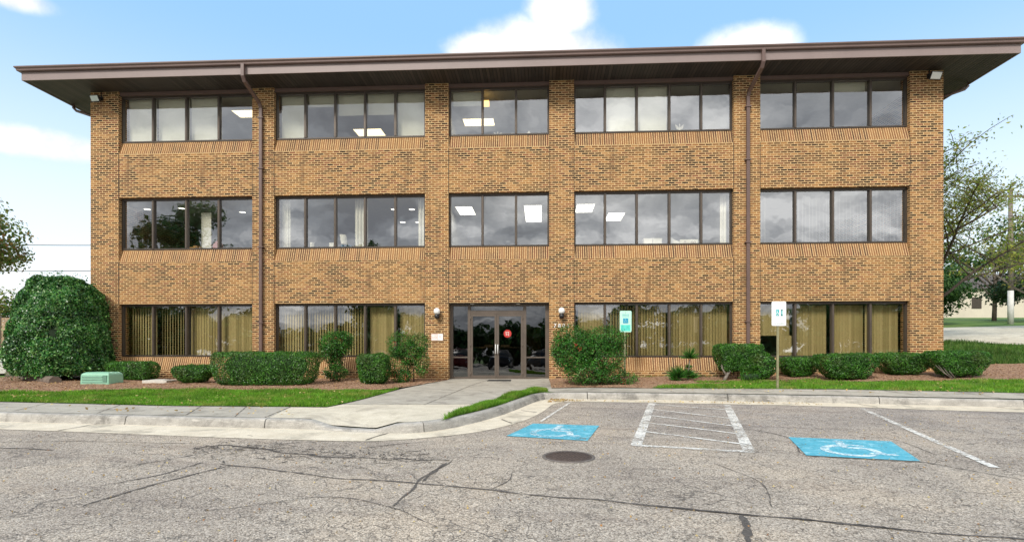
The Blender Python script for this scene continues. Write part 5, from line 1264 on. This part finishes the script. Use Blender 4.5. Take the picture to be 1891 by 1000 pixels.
# right background
for i, (x, y, H, r, mat, n, sz, lo, lab) in enumerate((
        (25.6, 20.0, 4.3, 2.5, 'leaf_far', 6000, .20, .16, 'dark low-hanging evergreen left of the white pole'),
        (33.0, 21.0, 5.4, 2.8, 'leaf_dark', 5200, .22, .02, 'dark dense evergreen right of the white pole'),
        (34.5, 27, 7.2, 4.2, 'leaf_far', 5500, .26, .18, 'broad tree behind the dark evergreen, right of the pole'),
        (29.0, 30, 6.8, 3.6, 'leaf_far', 4500, .26, .28, 'medium green tree behind the white pole'),
        (22.5, 26, 5.5, 3.2, 'leaf_hedgerow', 4200, .24, .25, 'yellow-green tree beyond the road near the building corner'),
        (41, 26, 8.5, 5, 'leaf_far', 5000, .3, .1, 'large tree at the far right edge'))):
    tree('background_tree', lab, x, y, H, r, 90 + i, mat, n, sz, 'trees beyond the road on the right', lo, .85, .16, 14)
x, y = 24.6, 11.8; t = thing('crape_tree', 'airy yellow-green tree with low grey limbs in front of the pole', 'tree', (x, y, land(x, y)))
branch_tree(t, (x, y, land(x, y)), 6.6, .16, 1.15, 64, 'leaf_locust', 9000, .14, levels=4, first=.3, upness=.25, per=6, flat=.6, cloud=.28, barkmat='bark_pale', asp=.5)
def house(x, y, w, d, h, label):
    z = land(x, y); t = thing('house', label, 'house', (x, y, z)); m = MB(); m.box(x - w / 2, y, z - .3, x + w / 2, y + d, z + h); m.build('wall', 'house_cream', t)
    m = MB(); m.face([(x - w / 2 - .4, y - .4, z + h), (x + w / 2 + .4, y - .4, z + h), (x + w / 2 + .4, y + d / 2, z + h + 2), (x - w / 2 - .4, y + d / 2, z + h + 2)]); m.face([(x - w / 2 - .4, y + d + .4, z + h), (x - w / 2 - .4, y + d / 2, z + h + 2), (x + w / 2 + .4, y + d / 2, z + h + 2), (x + w / 2 + .4, y + d + .4, z + h)]); m.build('roof', 'roof_shingle', t)
    for k in range(3): m = MB(); xx = x - w / 2 + w * (k + .5) / 3; m.box(xx - .5, y - .03, z + .9, xx + .5, y - .001, z + 2.1); m.build('window', 'bronze', t)
house(46, 44, 34, 8, 3.0, 'long low cream house behind the trees on the right')
m_ = thing('trash_cart', 'dark teal wheeled trash cart with a pale lid behind the right corner', 'trash cart', (14.35, 5.0, land(14.35, 5.0)))
def cart():
    x, y, z = 14.35, 5.0, land(14.35, 5.0); m = MB(); m.rings([[(x - a, y - a, z + h), (x + a, y - a, z + h), (x + a, y + a, z + h), (x - a, y + a, z + h)] for a, h in ((.22, .08), (.30, .95))], smooth=False); m.build('body', 'sign_ink', m_, bevel=.03)
    m = MB(); m.rings([[(x - a, y - a, z + h), (x + a, y - a, z + h), (x + a, y + a, z + h), (x - a, y + a, z + h)] for a, h in ((.33, .95), (.33, 1.0), (.20, 1.08))], smooth=False); m.build('lid', 'lens_glass', m_, bevel=.02)
    for s in (-1, 1): m = MB(); m.tube([(x + s * .25, y + .25, z + .1), (x + s * .30, y + .25, z + .1)], .10, 14); m.build('wheel', 'rubber_black', m_)
cart()
# across the parking lot, behind the photographer: what the window glass mirrors
rg = random.Random(12)
ORD = ['first', 'second', 'third', 'fourth', 'fifth', 'sixth', 'seventh', 'eighth', 'ninth', 'tenth', 'eleventh', 'twelfth', 'thirteenth', 'fourteenth', 'fifteenth', 'sixteenth', 'seventeenth', 'eighteenth', 'nineteenth', 'twentieth', 'twenty-first', 'twenty-second', 'twenty-third', 'twenty-fourth', 'twenty-fifth', 'twenty-sixth']
for i in range(25):
    x = -66 + i * 5.2 + rg.uniform(-.8, .8); y = -52 + rg.uniform(-2, 2)
    H = lerp(x, [(-60, 7.6), (-40, 7.2), (-37, 4.9), (-32, 4.4), (-25, 4.9), (-22, 7.0), (-14, 7.2), (-11, 5.0), (-2, 5.4), (1, 6.4), (4, 5.0), (8, 5.4), (12, 7.4), (60, 8.6)]) + rg.uniform(-.3, .7)
    tree('lot_tree', '%s tree, counted from the left, in the row across the lot behind the camera' % ORD[i], x, y, H, 4.3, 120 + i, 'leaf_far', 3000, .62, 'trees across the parking lot', 0, .8, .2, 26, zb=-.95)
for i, (x, y, H, r, n, lab) in enumerate(((-31.5, -30, 14.8, 4.2, 6500, 'tall tree across the lot mirrored in the left windows'), (-15.4, -31, 11.2, 3.2, 4200, 'mid-height tree across the lot mirrored left of centre'), (33, -30, 11.4, 3.6, 4000, 'tree across the lot mirrored in the rightmost windows'))):
    tree('lot_tree', lab, x, y, H, r, 140 + i, 'leaf_far', n, .32, None, .30, .9, .22, 22, zb=-.4)
def parked_car(x, y, mat, label):
    z = zr(y); t = thing('parked_car', label, 'car', (x, y, z), 'cars parked behind the camera')
    S = [(-2.25, .50, .62, .62, .76), (-2.15, .34, .80, .70, .86), (-1.5, .22, .92, .76, .90), (-.9, .20, .96, .80, .92), (0, .20, .96, .80, .92), (1.0, .20, .98, .80, .92), (1.7, .22, 1.0, .78, .90), (2.15, .34, .96, .72, .86), (2.25, .50, .80, .62, .76)]
    m = MB(); m.rings([[(x - w, y + l, z + lo), (x + w, y + l, z + lo), (x + w + .02, y + l, z + (lo + hi) / 2), (x + w2, y + l, z + hi), (x - w2, y + l, z + hi), (x - w - .02, y + l, z + (lo + hi) / 2)] for l, lo, hi, w2, w in S]); m.build('body', mat, t)
    m = MB(); m.rings([[(x - w, y + l0, z + h), (x + w, y + l0, z + h), (x + w, y + l1, z + h), (x - w, y + l1, z + h)] for h, w, l0, l1 in ((.94, .80, -1.2, 1.75), (1.38, .62, -.45, 1.05))]); m.build('window', 'black_metal', t)
    m = MB(); m.rings([[(x - w, y + l0, z + h), (x + w, y + l0, z + h), (x + w, y + l1, z + h), (x - w, y + l1, z + h)] for h, w, l0, l1 in ((1.38, .63, -.47, 1.07), (1.45, .52, -.3, .9))]); m.build('roof', mat, t)
    for sx in (-1, 1):
        for ly in (-1.4, 1.4):
            m = MB(); m.tube([(x + sx * .72, y + ly, z + .32), (x + sx * .93, y + ly, z + .32)], .32, 20); w_ = m.build('wheel', 'rubber_black', t)
            m = MB(); m.tube([(x + sx * .925, y + ly, z + .32), (x + sx * .94, y + ly, z + .32)], .19, 16); m.build('rim', 'steel', w_)
    for sx in (-1, 1): m = MB(); m.box(x + sx * .66 - .14, y + 2.16, z + .62, x + sx * .66 + .14, y + 2.24, z + .76); m.build('headlight', 'lens_glass', t)
simple('car_grey', (.10, .105, .11), .3, .4, .02); simple('car_dark', (.02, .022, .03), .3, .3, .02); simple('car_red', (.16, .02, .02), .3, .2, .02); simple('car_silver', (.34, .35, .36), .3, .5, .02)
for i, (x, mt, l) in enumerate(((-13.6, 'car_dark', 'near-black sedan parked leftmost behind the camera'), (-9.9, 'car_grey', 'dark grey sedan parked behind the camera'), (-6.6, 'car_red', 'dark red sedan parked behind the camera'), (-3.3, 'car_dark', 'near-black sedan parked between the red and grey ones'), (-.2, 'car_grey', 'dark grey sedan right of the middle black sedan'), (3.4, 'car_silver', 'silver sedan parked behind the camera'))):
    parked_car(x, -26.5 - .2 * (i % 2), mt, l)
